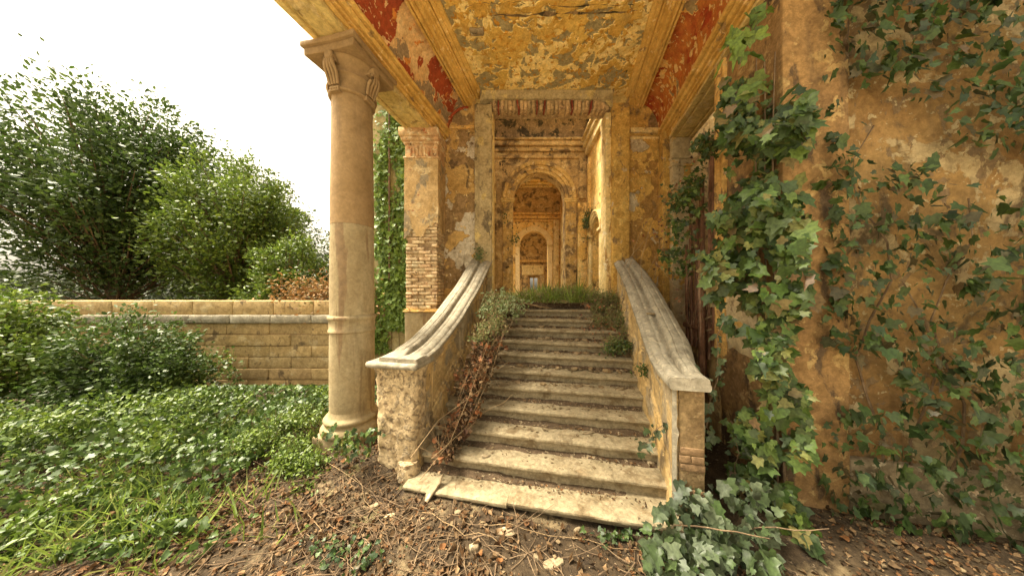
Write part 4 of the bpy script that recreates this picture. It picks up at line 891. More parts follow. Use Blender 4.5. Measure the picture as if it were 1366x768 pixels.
for c_ in range(8):
    z = zc - ch2 * (c_ + .5); xe = -3.55
    while xe > -14:
        a = max(-14, xe - (.45 if c_ % 2 and xe == -3.55 else .92))
        put('block', random.choice(blm), gw, ((a + xe) / 2, gy + .06 + random.gauss(0, .008), z), (random.gauss(0, .012), random.gauss(0, .006), 0), (xe - a - .014, .13, ch2 - .014))
        xe = a
for k in range(12):
    a = -14 + k * .87; b = a + .862
    obj('coping_stone', rbox(a, b, gy - .07, gy + .42, ZP(430.5, gy), ZP(420, gy), .02, (5, 3, 1), .01, 7, k), mt['cap'], gw)
    obj('upper_block', rbox(a, b, gy + .0, gy + .36, ZP(419.7, gy), ZP(401, gy), .02, (5, 3, 2), .012, 7, k + 30), mt['block'], gw)

# ================================================================== FOLIAGE
def clumps(n, c, rad, k, sd):
    """points gathered in k clumps inside an ellipsoid"""
    c = np.array(c); rad = np.array(rad); q = RNG.normal(0, 1, (k, 3)); q /= np.linalg.norm(q, axis=1, keepdims=True)
    cc = c + q * rad * (RNG.random((k, 1)) ** .45); i = RNG.integers(0, k, n)
    return cc[i] + RNG.normal(0, 1, (n, 3)) * sd * (RNG.random((k, 1)) * .8 + .6)[i]
def tree(name, label, cat, base, h, cr, n, mat, size=.10, k=60, trunk=.12, group=None, kind='oval', low=.25):
    t = thing(name, label, cat, base, group); b = Vector(base); parts = []
    top = b + Vector((random.gauss(0, .1), 0, h * .72)); tp_ = [b + (top - b) * s + Vector((random.gauss(0, .05), random.gauss(0, .05), 0)) for s in (0, .25, .5, .75, 1)]
    obj('trunk', tube(tp_, trunk, trunk * .3, 8), mt['bark'], t, 60)
    c = np.array((b[0], b[1], b[2] + h * (low + (1 - low) / 2))); rad = np.array((cr[0], cr[1], h * (1 - low) / 2)); k = int(k * 2.2)
    q = RNG.normal(0, 1, (k, 3)); q /= np.linalg.norm(q, axis=1, keepdims=True); cc = c + q * rad * (RNG.random((k, 1)) ** .4) * (.85 + .3 * RNG.random((k, 1)))
    P = []; D = []; per = n * 3 // 2 // k; sd = .10 * max(.6, cr[0])
    for i in range(k):
        s_ = min(.9, max(.15, (cc[i][2] - b[2]) / h * .8)); p0 = b + (top - b) * s_; e = Vector(cc[i]); m_ = (p0 + e) / 2 + Vector((random.gauss(0, .1), random.gauss(0, .1), -.05 * h * random.random()))
        pts = [p0 * (1 - t_) ** 2 + m_ * 2 * t_ * (1 - t_) + e * t_ * t_ for t_ in (0, .3, .6, .85, 1)]; parts.append(tube(pts, trunk * .16, trunk * .04, 4))
        d = np.array(e - p0); d /= max(1e-6, np.linalg.norm(d)); al = RNG.random((per, 1)) ** .7; sp_ = RNG.normal(0, 1, (per, 3)) * sd * (.35 + .8 * np.sin(al * 3.0)) * (.7 + .6 * random.random())
        P.append(cc[i] + d * (al - .6) * sd * 3.2 + sp_); D.append(np.tile(d + (0, 0, -.3), (per, 1)) + sp_ * 2)
    obj('branch', join(*parts), mt['bark'], t, 60); P = np.vstack(P); D = np.vstack(D); g_ = P[:, 2] > .05; P = P[g_]; D = D[g_]
    o = put('crown', leafmesh('crown', kind, P, (0, 0, .6), D, size * .8 * (RNG.random(len(P)) * .8 + .5), mat, .75, .5), t); o['kind'] = 'stuff'
    return t
# bushes behind the garden wall (in the photograph at its left edge)
tree('bush', 'bright green bush behind the garden wall at the left edge of the photo', 'bush', (-5.95, 6.6, .0), 3.35, (.95, .6), 9000, mt['bush'], .11, 60, .06, 'bushes behind the garden wall', low=.15)
tree('bush', 'grey green rounded bush just left of the round column', 'bush', (-5.15, 7.6, .0), 3.75, (.95, .6), 9000, mt['bushgrey'], .10, 60, .06, 'bushes behind the garden wall', low=.15)
tree('bush', 'low rust coloured creeper spilling over the top of the garden wall', 'bush', (-4.55, 5.95, 1.3), .95, (1.5, .22), 5200, mt['orangebush'], .085, 60, .02, low=.1)
tree('tree', 'leafy tree overtopping the garden wall, second from the column', 'tree', (-9.0, 8.2, 0), 6.0, (1.9, 1.5), 24000, mt['bush'], .13, 90, .14, 'trees in the garden')
tree('tree', 'tallest dense tree standing farthest left in the garden', 'tree', (-13.5, 8.5, 0), 8.5, (3.0, 2.0), 34000, mt['gardenleaf'], .16, 120, .2, 'trees in the garden')
tree('tree', 'grey green tree between the two leafy garden trees, farther back', 'tree', (-13.8, 13.5, 0), 8.0, (2.4, 1.8), 20000, mt['bushgrey'], .17, 90, .18, 'trees in the garden')
tree('bush', 'dark green shrub in front of the garden wall, left of the ivy bank', 'bush', (-6.6, 4.3, 0), 1.5, (1.1, .6), 12000, mt['gardenleaf'], .08, 60, .05, low=.0)
tree('bush', 'broad bright shrub at the far left in front of the garden wall', 'bush', (-8.6, 4.0, 0), 2.1, (1.2, .7), 14000, mt['bush'], .09, 60, .05, low=.0)

def ivy(label, loc, P, nrm, size, mat, nparts=0, dwn=(0, 0, -1), tilt=.45, kind='ivy', group=None, stems=(), name='ivy', cat='ivy', smat='bark', twist=.7, sr=.006):
    t = thing(name, label, cat, loc, group); P = np.asarray(P); N = len(P)
    size = np.broadcast_to(np.asarray(size, float), (N,)) * (RNG.random(N) ** 1.5 * 1.05 + .45)
    nr = np.broadcast_to(np.asarray(nrm, float), (N, 3))
    if nparts:
        d = np.linalg.norm(P - np.array((0, 0, E)), axis=1) / size; idx = np.argsort(d)
        a, b = idx[:nparts], idx[nparts:]
        leafparts(t, kind, P[a], nr[a], dwn, size[a], mat, tilt, twist)
    else: b = np.arange(N)
    if len(b):
        o = put('foliage', leafmesh('foliage', kind, P[b], nr[b], dwn, size[b], mat, tilt, twist), t); o['kind'] = 'stuff'
    if len(stems):
        o = obj('stems', join(*[tube(s, sr, sr * .5, 5) for s in stems]), mt[smat], t, 60)
    return t
# ivy on the wing wall
P = []
while len(P) < 5200:
    px = random.uniform(498, 548); py = random.uniform(120, 470)
    dens = .9 * min(1, max(0, (px - 499 + .10 * (py - 120)) / 30)) if py < 320 else 1.0
    dens *= min(1, max(.0, fbm((px * .03, py * .015, 0), 1.5, 2) + .75)); dens *= 1 if py < 440 else max(0, (522 - px) / 24)
    if random.random() < dens:
        Y = 5.93 - abs(random.gauss(0, .05)); P.append(unp(px, py, Y))
sts = [twigpath(unp(px, 470, 5.92), (random.gauss(0, .1), 0, 1), 3.6, 14, .12) for px in (505, 512, 522, 533)]
ivy('dense green ivy climbing the cream wall between column and brick pillar', (-3.0, 5.9, 0), P, (0, -1, .25), .085, mt['sunlitivy'], 0, stems=[[Vector((p[0], min(p[1], 5.94), p[2])) for p in s] for s in sts])
# ivy bank in front of the garden wall, left of the column
P = []
while len(P) < 15000:
    x = random.uniform(-7.5, -2.2); y = random.uniform(1.9, 5.2)
    if x > -2.9 and y > 2.2 and not (y > 3.6 and x > -4.2): continue
    if (x + 2.75) ** 2 + (y - 3.35) ** 2 < .16: continue
    hgt = .15 + .30 * max(0, (y - 2.0) / 3.0) + .16 * fbm((x, y, 0), 1.2, 3) + .22 * max(0, (-x - 3.0)) / 3
    if y < 2.6: hgt *= .5
    if random.random() > min(1, max(.03, (-x - 1.7) / 1.3)): continue
    P.append((x, y, max(.02, groundz(x, y) + hgt * random.uniform(.3, 1.05))))
P = [p for p in P if fbm((p[0], p[1], 0), 1.8, 21, 3) > -.32 - .3 * random.random()]
P = [(p[0], p[1], p[2] + max(0, fbm((p[0], p[1], 1), 2.6, 8, 2)) * .30 * random.random()) for p in P]
P = [(p[0], p[1], min(p[2], max(.03, E - .375 * p[1])) if p[0] > -5.6 else p[2]) for p in P]
ivy('low bank of green ivy and creepers on the ground left of the column', (-4, 3.4, 0), P, (.1, -.5, .7), .052, mt['gardenleaf'], 150, dwn=(0, -.6, -.5), tilt=.95, twist=1.5, name='ivy_bank')
Q = [p for p in P if fbm((p[0], p[1], 4), 1.1, 31, 3) > .12 and (p[0] < -5.6 or p[2] < E - .375 * p[1] - .12)]
o = put('weeds', leafmesh('weeds', 'oval', np.repeat(np.array(Q), 3, 0) + RNG.normal(0, .05, (3 * len(Q), 3)) + (0, 0, .06), (0, -.3, .7), (0, 0, 1), .055, mt['bush'], .8, .8), None); tag(o, 'taller bright weeds standing in patches through the ground ivy', 'weeds', kind='stuff')
Q = []
while len(Q) < 5200:
    x = random.uniform(-7.5, -1.9); y = random.uniform(1.5, 4.6)
    if fbm((x, y, 2), 1.5, 51, 3) < .02 or (x > -2.4 and y > 2.3) or x > -2.9 and random.random() < .6: continue
    Q.append((x, y, groundz(x, y)))
o = put('grass', leafmesh('grass', 'blade', Q, (0, -1, .2), (0, 0, 1), RNG.random(len(Q)) * .22 + .10, mt['grass'], .7, .5), None); tag(o, 'thin tufts of long grass in the garden left of the column', 'grass', kind='stuff')
Q = []
while len(Q) < 11000:
    x = random.uniform(-70, -8); Q.append((x, 24 + random.random() * 2 + .4 * fbm((x, 0, 0), .3, 2), random.random() * (3.6 + 1.2 * fbm((x, 0, 0), .25, 5))))
o = put('hedge', leafmesh('hedge', 'oval', Q, (0, -1, .6), (0, 0, -1), .55, mt['bushgrey'], .8, 2), None); tag(o, 'distant grey green hedge line beyond the garden', 'hedge', kind='stuff')
L_ = [(408, 655, 2.62, .17, .10), (420, 622, 2.80, .16, .13), (403, 598, 3.0, .20, .16), (428, 585, 3.25, .14, .16), (400, 560, 3.4, .25, .16), (385, 620, 2.8, .25, .16), (360, 580, 3.1, .3, .2)]
P = np.vstack([clumps(int(1700 * q[3] / .2), unp(*q[:3]), (q[3], q[3] * .8, q[4]), 16, .05) for q in L_]); P[:, 2] = np.maximum(P[:, 2], .02)
P = P[((P[:, 0] - ccx) ** 2 + (P[:, 1] - ccy) ** 2) > .20]
ivy('bright leafy weeds crowding the left foot of the round column', (-2.7, 2.7, 0), P, (0, -.5, .8), .036, mt['bush'], 200, kind='oval', tilt=.8, twist=1.2, name='weeds', cat='weeds', stems=[twigpath(Vector(unp(*random.choice(L_)[:3])) - Vector((0, 0, .12)), (random.gauss(0, .5), random.gauss(0, .5), 1), .4, 5) for _ in range(50)], sr=.0025)
# small sprig in front of the column plinth
P = clumps(170, unp(470, 590, 2.72), (.32, .12, .22), 10, .05)
ivy('thin ivy sprig climbing the plinth of the round column', (-1.9, 2.6, 0), P, (0, -1, .6), .05, mt['ivy'], 120, tilt=.6)

# ---- the great ivy on the right pier
def ivy_mass(n, fn):
    P = []; tries = 0
    while len(P) < n and tries < n * 60:
        tries += 1; q = fn()
        if q is not None: P.append(q)
    return np.array(P)
def f1():
    px = random.uniform(915, 1080); py = random.uniform(120, 768)
    edge = 958 + 14 * math.sin(py * .03) + 16 * fbm((py * .012, 0, 0), 1, 6) - (22 if 280 < py < 345 else 0) - (18 if py > 620 else 0) + (34 if 440 < py < 650 else 0) + (18 if py < 260 else 0)
    if px < edge: return None
    h_ = fbm((px * .02, py * .02, 3), 1, 2)
    if h_ < -.12 - .10 * (py < 430): return None
    if px > 1010 and random.random() < .35: return None
    Y = (2.86 if px < 1000 else 2.62) - .35 * random.random() - .25 * max(0, h_) - max(0, (px - 1000)) / 80 * .25
    Y = max(Y, 2.0)
    x, y, z = unp(px, py, Y)
    u = x * CA - y * SA
    if u > 2.02 and y > 2.44 or z < .03: return None
    return (x, y, z)
P = ivy_mass(2200, f1)
sts = [twigpath(pf(2.0 - .03 * k, 2.86 + .05 * k, -E), (0, 0, 1), 4.4, 16, .02) for k in range(4)]
ivy('thick curtain of glossy ivy over the right pier', pf(1.95, 3.2, -E), P, (-.45, -1, .35), .095, mt['ivy'], 300, tilt=.42, stems=sts, sr=.012)
# pale grey-green ivy tumbling at the foot of the stairs, right
def f2():
    px = random.uniform(862, 1040); py = random.uniform(640, 775)
    top = 640 + 55 * max(0, (905 - px) / 40) + 12 * fbm((px * .05, 0, 0), 1, 3)
    if py < top: return None
    if fbm((px * .035, py * .035, 1), 1, 2) < -.22: return None
    Y = 2.30 - .42 * (py - 640) / 135 - .30 * random.random(); x, y, z = unp(px, py, Y)
    return (x, y, z) if z > .02 else (x, y, .02 + .12 * random.random())
P = ivy_mass(430, f2)
ivy('pale grey green ivy heap at the right foot of the stairs', pf(1.2, 1.9, -E), P, (-.25, -1, .75), .085, mt['ivydark'], 300, tilt=.6, stems=[twigpath(unp(900, 700, 2.0), (.4, -.2, .2), .6), twigpath(unp(960, 720, 1.95), (.6, 0, .4), .7)])
# hanging strands beside the right newel
P = []; sts = []
for (px, py, L) in ((965, 430, 150), (930, 500, 170), (945, 560, 110), (975, 560, 120), (915, 540, 60)):
    pts = []; x_, y_ = px, py
    for i in range(9): pts.append(Vector(unp(x_, y_, 2.42))); x_ += random.gauss(0, 5) - (3 if px < 950 else 0); y_ += L / 8
    sts.append(pts)
    for p in pts:
        for q in range(4): P.append(p + Vector((random.gauss(0, .035), random.gauss(0, .03), random.gauss(0, .03))))
ivy('thin ivy strands trailing past the right newel of the stairs', unp(940, 560, 2.42), P, (-.2, -1, .3), .062, mt['ivydark'], 200, stems=sts, sr=.004)
# big leaved sprig hanging from the cornice, upper right
P = []; sts = []
for (px, py, tx_, ty) in ((1015, 15, 962, 78), (1010, 25, 985, 95), (1020, 10, 975, 60)):
    pts = [Vector(unp(px + (tx_ - px) * s, py + (ty - py) * s + 8 * math.sin(s * 6), 2.30)) for s in (0, .25, .5, .75, 1)]; sts.append(pts)
    for k in range(9): s = .25 + .75 * k / 8; p = pts[min(4, int(s * 4))]; P.append(Vector(unp(px + (tx_ - px) * s, py + (ty - py) * s, 2.30)) + Vector((random.gauss(0, .05), random.gauss(0, .03), random.gauss(0, .05))))
ivy('sprig of large bright ivy leaves hanging near the upper right cornice', unp(975, 70, 2.3), P, (-.1, -1, -.1), .125, mt['bush'], len(P), tilt=.35, stems=sts, sr=.004)
# darker ivy above, behind it
def f3():
    px = random.uniform(945, 1060); py = random.uniform(105, 330)
    if px < 968 - (py - 105) * .02 + 14 * fbm((py * .03, 1, 0), 1, 2): return None
    if fbm((px * .03, py * .03, 0), 1, 8) < -.15: return None
    return unp(px, py, 2.72 - .2 * random.random())
P = ivy_mass(900, f3)
ivy('dark ivy clinging high on the right pier under the cornice', pf(1.95, 3.3, .6), P, (-.3, -1, .0), .075, mt['ivy'], 200, tilt=.5)
# wiry plant in front of the pilaster
P = clumps(520, unp(915, 262, 3.7), (.26, .2, .50), 16, .07); P2 = clumps(200, unp(938, 195, 3.3), (.14, .1, .22), 8, .05); P3 = clumps(240, unp(905, 330, 3.8), (.22, .15, .55), 12, .06)
sts = [twigpath(unp(925 + 6 * k, 430, 3.6), (-.05, 0, 1), 1.5, 12, .25) for k in range(5)]
ivy('straggling climber in front of the cream pilaster', unp(915, 400, 3.7), np.vstack([P, P2, P3]), (-.2, -1, .2), .055, mt['ivy'], 200, stems=sts, sr=.004)
# ivy on the facade wall right (outside the photograph)
P = []
while len(P) < 9000:
    u = random.uniform(2.3, 9); z = random.uniform(-E, 3.4)
    if fbm((u, z, 0), .8, 4) + .35 - .08 * z < 0: continue
    P.append(pf(u, 2.95 - abs(random.gauss(0, .09)) - .05, z))
fst = [[Vector(pf(u0 + .25 * math.sin(k * 1.3 + u0 * 9) * (.3 + k * .05), 2.955, -E + k * .36)) for k in range(int(6 + 8 * random.random()))] for u0 in (2.75, 3.1, 3.3, 3.9, 4.2, 4.9, 5.4, 6.2)]
ivy('broad sheet of ivy over the facade wall right of the pier', pf(5, 2.9, -E), P, (.2, -1, .25), .088, mt['ivydeep'], 0, stems=fst, sr=.011)

# ---- bare bramble canes arching over the right parapet
canes = []
for (a, b, c) in (((846, 415, 4.3), (820, 330, 4.4), (900, 250, 4.2)), ((858, 385, 4.1), (840, 320, 4.2), (925, 215, 3.9)), ((832, 355, 4.8), (870, 300, 4.5), (935, 262, 4.0)), ((850, 430, 3.9), (880, 360, 4.0), (890, 300, 4.0)), ((846, 395, 4.4), (890, 320, 4.2), (910, 240, 4.2)), ((875, 350, 4.2), (905, 380, 4.0), (925, 450, 3.8))):
    A_, B_, C_ = (Vector(unp(*q)) for q in (a, b, c)); canes.append([A_ * (1 - t_) ** 2 + B_ * 2 * t_ * (1 - t_) + C_ * t_ * t_ + Vector((random.gauss(0, .012), 0, random.gauss(0, .012))) for t_ in [i / 12 for i in range(13)]])
br = thing('bramble', 'bare arching bramble canes springing over the right parapet', 'bramble', unp(846, 415, 4.3))
for c in canes: obj('cane', tube(c, .0045, .002, 5), mt['straw'], br, 60)
P = [c[random.randrange(6, 13)] + Vector((random.gauss(0, .05), 0, random.gauss(0, .05))) for c in canes for _ in range(9)]
leafparts(br, 'dry', P, (0, -1, .2), (0, 0, -1), .05, mt['rust'], .8, 2)

# ---- growth on the stairs
def on_stairs(u, v):
    i = int((v - V1) / STEP_T); i = max(0, min(11, i))
    return E - H1 + STEP_R * i if v > V1 else groundz(*pf(u, v, 0)[:2])
def stair_pts(n, u0, u1, v0, v1, h, bias=None, hf=1.0):
    P = []
    while len(P) < n:
        u = random.uniform(u0, u1); v = random.uniform(v0, v1)
        if bias and random.random() > bias(u, v): continue
        z = on_stairs(u, v) + h * random.random() ** hf * (1 if not bias else max(.25, bias(u, v)))
        x, y, _ = pf(u, v, 0); P.append((x, y, z))
    return np.array(P)
def heap(L, per, k=7, sd=.045):
    """straggling growth: clumps round points (px, py, depth, radius, height)"""
    P = []
    for (px, py, Y, r_, h_) in L:
        Q = clumps(int(per * r_ / .2), unp(px, py, Y), (r_, r_ * .8, h_), k, sd); P.append(Q)
    P = np.vstack(P); K = []
    for p in P:
        u = p[0] * CA - p[1] * SA; v = p[0] * SA + p[1] * CA
        if u < -1.60 or u > .96: continue
        zf = on_stairs(u, v)
        K.append((p[0], p[1], zf + abs(p[2] - zf) * .6 if p[2] < zf else p[2]))
    return np.array(K)
def stalks(L, n, length, lean=.5):
    out = []
    for _ in range(n):
        (px, py, Y, r_, h_) = random.choice(L); p = Vector(unp(px, py, Y)) + Vector((random.gauss(0, r_ * .6), random.gauss(0, r_ * .4), -h_ * .8))
        out.append(twigpath(p, (random.gauss(0, lean), random.gauss(-.1, lean), .8), length * random.uniform(.5, 1.3), 6))
    return out
LA = [(592, 602, 2.78, .10, .05), (608, 570, 2.95, .13, .08), (620, 545, 3.05, .16, .10), (628, 512, 3.22, .18, .14), (640, 490, 3.4, .19, .15), (648, 470, 3.6, .19, .14), (655, 452, 3.85, .18, .12)]
LB = [(640, 455, 3.7, .17, .16), (652, 435, 3.95, .20, .17), (660, 418, 4.2, .20, .16), (668, 405, 4.5, .22, .15), (680, 400, 4.9, .22, .12), (655, 400, 4.6, .16, .14)]
ivy('rust and brown thicket of dead creeper along the left parapet on the steps', pf(-1.5, 3.6, -1.4), heap(LA, 290, 9), (.2, -1, .6), .042, mt['dry'], 160, kind='dry', tilt=.9, twist=2, name='dead_creeper', cat='creeper',
    stems=stalks(LA, 80, .45), smat='straw', sr=.0028)
ivy('orange rust leaves hanging over the lower steps by the left parapet', pf(-1.5, 3.0, -1.6), heap(LA, 70, 8, .05), (.1, -1, .4), .058, mt['rust'], 220, kind='dry', tilt=.7, twist=2, name='bramble', cat='bramble',
    stems=[[Vector(unp(560, 640, 2.55)), Vector(unp(600, 590, 2.75)), Vector(unp(625, 530, 3.0)), Vector(unp(652, 455, 3.4))], [Vector(unp(575, 612, 2.6)), Vector(unp(622, 570, 2.9)), Vector(unp(655, 500, 3.3)), Vector(unp(672, 440, 3.7))], [Vector(unp(548, 610, 2.5)), Vector(unp(585, 560, 2.8)), Vector(unp(640, 520, 3.1))]], smat='straw', sr=.004)
P = clumps(420, unp(668, 408, 4.25), (.40, .2, .27), 34, .05)
ivy('pale silver leaved shrub at the top left of the steps', pf(-1.35, 4.4, -.8), P, (.1, -1, .6), .056, mt['paleleaf'], 200, kind='oval', tilt=.8, twist=2, name='shrub', cat='shrub', stems=[twigpath(pf(-1.45, 4.3, -.85), (random.gauss(0, .5), random.gauss(0, .4), 1), .6, 6) for _ in range(18)], sr=.004)
ivy('dull green weeds crowding the upper left steps', pf(-1.4, 4.7, -.5), heap(LB, 900, 12), (0, -1, .7), .036, mt['weed'], 0, kind='oval', tilt=.9, twist=2, name='weeds', cat='weeds', stems=stalks(LB, 60, .4), smat='straw', sr=.0025)
LC = [(800, 428, 4.6, .16, .08), (822, 458, 4.0, .14, .09), (775, 398, 5.35, .20, .10), (795, 396, 5.2, .22, .14), (812, 402, 5.0, .22, .17), (822, 418, 4.75, .20, .15), (832, 430, 4.5, .18, .15), (838, 445, 4.25, .15, .12), (800, 412, 4.9, .18, .09), (818, 436, 4.5, .16, .08)]
ivy('dusty small leaved bush spreading from the right parapet over the upper steps', pf(.7, 4.9, -.5), heap(LC, 1500, 16), (0, -1, .6), .030, mt['weed'], 0, kind='oval', tilt=.9, twist=2, name='bush', cat='bush',
    stems=stalks(LC, 90, .36), smat='bark', sr=.0025)
P = stair_pts(240, .2, .95, 4.2, 5.3, .26, None, .8)
ivy('reddish dead leaves caught in the bush on the upper right steps', pf(.7, 4.7, -.6), P, (0, -1, .6), .042, mt['rust'], 120, kind='dry', tilt=.9, twist=2, name='dead_leaves', cat='leaves')
P = np.vstack([clumps(800, unp(823, 462, 3.85), (.22, .16, .09), 18, .04), clumps(120, unp(856, 497, 3.2), (.05, .1, .08), 8, .035)])
ivy('small green clump growing on the steps by the right parapet', pf(.8, 3.9, -.9), P, (0, -1, .7), .034, mt['ivy'], 0, kind='oval', tilt=.8, twist=2, name='weeds', cat='weeds')
P = clumps(260, unp(640, 338, 5.15), (.13, .1, .12), 8, .04)
ivy('tuft of weed on top of the left coping against the wall', unp(640, 345, 5.15), P, (0, -1, .4), .035, mt['ivy'], 0, kind='oval', tilt=.8, twist=2, name='weeds', cat='weeds')
P = clumps(420, unp(784, 300, 7.2), (.07, .15, .42), 12, .06)
ivy('fern hanging on the right wall beside the near inner arch', unp(784, 300, 7.2), P, (-1, -.6, .2), .06, mt['ivy'], 0, kind='oval', tilt=.8, twist=2, name='fern', cat='fern')
P = np.vstack([clumps(90, unp(686, 320, 7.5), (.05, .05, .4), 8, .06), clumps(60, unp(672, 290, 7.5), (.12, .05, .2), 6, .05)])
ivy('wisps of creeper on the left jamb of the near inner arch', unp(684, 320, 7.5), P, (0, -1, .2), .06, mt['ivy'], 0, kind='oval', tilt=.8, twist=2, name='creeper', cat='creeper')
# grass on the landing and in the first hall
N = 9000
P = []
while len(P) < N:
    x = random.uniform(-.5, 2.0); y = random.uniform(5.05, 7.2)
    if random.random() > .12 + .9 * max(0, min(1, fbm((x, y, 0), 3.2, 3) * 2 + .2 + .25 * (x - .2))): continue
    P.append((x, y, ZF - .02))
sz = (RNG.random(N) ** 2 * .20 + .05) * np.array([.6 + max(0, 1.1 * fbm(p, 2.6, 9) + .5) for p in P]); sz *= 1 + .6 * np.clip((np.array(P)[:, 0] - .1) * .9, -.5, .8) * (np.array(P)[:, 0] < 1.4)
gr = put('grass', leafmesh('grass', 'blade', P, (0, -1, .2), (0, 0, 1), sz, mt['grass'], .7, .45))
tag(gr, 'bright green grass growing on the landing in the doorway', 'grass', kind='stuff')
P = np.vstack([clumps(2600, (.9, 5.6, ZF + .10), (1.0, .45, .13), 50, .06), clumps(700, unp(745, 410, 5.15), (.35, .12, .05), 16, .04)]); P[:, 2] = np.maximum(P[:, 2], ZF)
w_ = put('weeds', leafmesh('weeds', 'oval', P, (0, -1, .8), (0, 0, -1), .045, mt['weed'], .9, 2)); tag(w_, 'low bushy weeds among the grass in the doorway', 'weeds', kind='stuff')

P = [(x, y, groundz(x, y) + .02 + .05 * random.random()) for x, y in ((unp(px, 0, 1)[0] * Y, Y) for px, Y in ((random.gauss(450, 36), random.gauss(1.98, .07)) for _ in range(110)))]
P += [(XP(px, Y), Y, groundz(XP(px, Y), Y) + .02 + .05 * random.random()) for px, Y in ((random.gauss(822, 20), random.gauss(2.12, .05)) for _ in range(60))]
ivy('few small ivy leaves creeping through the leaf litter in the foreground', (-1.4, 2.0, 0), P, (0, -.4, 1), .038, mt['ivydeep'], 200, dwn=(0, -1, 0), tilt=.5, twist=2)
# ================================================================== LITTER, RUBBLE
def up_n(n): return (0, 0, 1)
# dry leaves on the ground
def litter_pts(n, dens):
    P = []
    while len(P) < n:
        x = random.uniform(-6, 6); y = random.uniform(1.1, 4.2)
        u = x * CA - y * SA; v = x * SA + y * CA
        if v > 2.28 and -1.70 < u < 2.0: continue
        if v > 2.9 and u > 1.9: continue
        if random.random() > dens(x, y): continue
        P.append((x, y, groundz(x, y) + .004 + .02 * random.random()))
    return np.array(P)
def ld(x, y):
    d = .25 + .55 * max(0, min(1, fbm((x, y, 0), 1.6, 4) * 1.4 + .35)); b = math.exp(-((x - .15) ** 2 / .35 + (y - 2.0) ** 2 / .05))
    return max(.05, d * (1 - .8 * b) * (.55 if x > .3 else 1))
ll = thing('leaf_litter', 'brown fallen leaves scattered over the earth before the stairs', 'leaves', (0, 2, 0))
P = litter_pts(11000, ld); d = np.linalg.norm(P - np.array((0, 1.9, 0)), axis=1); i_ = np.argsort(d)
leafparts(ll, 'dry', P[i_[:300]] + np.array((0, 0, .006)), (0, 0, 1), (0, -1, 0), .048 * (RNG.random(300) * .8 + .6), mt['dry'], .38, 3)
o = put('foliage', leafmesh('foliage', 'dry', P[i_[300:]], (0, 0, 1), (0, -1, 0), .045 * (RNG.random(10700) * .8 + .5), mt['dry'], .45, 3), ll); o['kind'] = 'stuff'
P = litter_pts(20000, lambda x, y: ld(x, y))
o = put('leaf_crumbs', leafmesh('leaf_crumbs', 'dry', P, (0, 0, 1), (0, -1, 0), .020 * (RNG.random(20000) * .9 + .5), mt['dry'], .6, 3)); tag(o, 'crushed leaf crumbs strewn over the dark earth', 'debris', kind='stuff')
# twigs on the ground
tw = []
for k in range(620):
    x = random.gauss(-1.2, .9) if k < 540 else random.gauss(1, 1); y = random.uniform(1.4, 2.7)
    u = x * CA - y * SA; v = x * SA + y * CA
    if v > 2.22 and u > -1.75: continue
    a = random.random() * 2 * PI; L = random.uniform(.08, .42)
    tw.append(tube([Vector((q[0], q[1], max(q[2], groundz(q[0], q[1]) + .008))) for q in twigpath((x, y, groundz(x, y) + .015), (math.cos(a), math.sin(a), .05), L, 5, .3)], .0035 * random.uniform(.6, 1.7), .0015, 5))
o = obj('twig_litter', join(*tw), mt['bark'], smooth=60); tag(o, 'tangle of fine brown twigs over the ground left of the stairs', 'twigs', kind='stuff')
tws = [((420, 620), (520, 700), .003), ((450, 700), (640, 722), .003), ((560, 690), (690, 740), .004), ((480, 655), (560, 720), .003), ((400, 690), (470, 760), .003), ((620, 655), (560, 765), .0025), ((655, 700), (880, 745), .003), ((398, 640), (500, 690), .003)]
for k, ((a, b), (c, d), r_) in enumerate(tws):
    p = Vector(unp(a, b, E * F / (b - 388))); q = Vector(unp(c, d, E * F / (d - 388)))
    pts = [p + (q - p) * t_ + Vector((random.gauss(0, .02), random.gauss(0, .02), 0)) for t_ in [i / 8 for i in range(9)]]
    pts = [Vector((e[0], e[1], groundz(e[0], e[1]) + .025)) for e in pts]
    o = obj('twig', tube(pts, r_, r_ * .5, 6), mt['bark' if k % 2 else 'straw'], smooth=60)
    tag(o, 'long bare ' + ('brown' if k % 2 else 'pale') + ' twig ' + ('upper left among the litter, sloping right', 'running to the right just below the propped slab', 'crossing the earth left of the brick fragment', 'short, below the round column plinth', 'in the bottom left corner', 'running down from the propped slab to the bottom edge', 'longest, below the bottom step towards the ivy', 'highest at the left edge of the litter')[k], 'twig', 'long twigs on the ground')
# small stones and grit: ground and every tread
def rock(seed, flat=.5):
    V, Fc = rbox(-.5, .5, -.4, .4, -flat / 2, flat / 2, .12, (2, 2, 1), .16, 1.7, seed)
    return V, Fc
rocks = [mkmesh('stone', *rock(k * 3.3, .35 + .1 * (k % 3)), mt['gravel'], 30) for k in range(7)]
RV = [(np.array(rbox(-.5, .5, -.4, .4, -.22, .22, .15, (1, 1, 1), .2, 2, k)[0]), rbox(-.5, .5, -.4, .4, -.22, .22, .15, (1, 1, 1), .2, 2, k)[1]) for k in range(4)]
def gravel(P, S):
    L = []
    for p, s in zip(P, S):
        V, Fc = random.choice(RV); a = random.random() * 6.28; c_, s_ = math.cos(a), math.sin(a)
        W = np.stack([(V[:, 0] * c_ - V[:, 1] * s_) * s + p[0], (V[:, 0] * s_ + V[:, 1] * c_) * s * random.uniform(.6, 1) + p[1], V[:, 2] * s + p[2]], 1); L.append((W.tolist(), Fc))
    return join(*L)
P = litter_pts(700, lambda x, y: .5 if x > -.6 else .2); S = RNG.random(700) ** 3 * .035 + .006
o = obj('gravel', gravel(P, S), mt['gravel'], smooth=30); tag(o, 'pale grit and pebbles on the earth', 'gravel', kind='stuff')
P = []; S = []
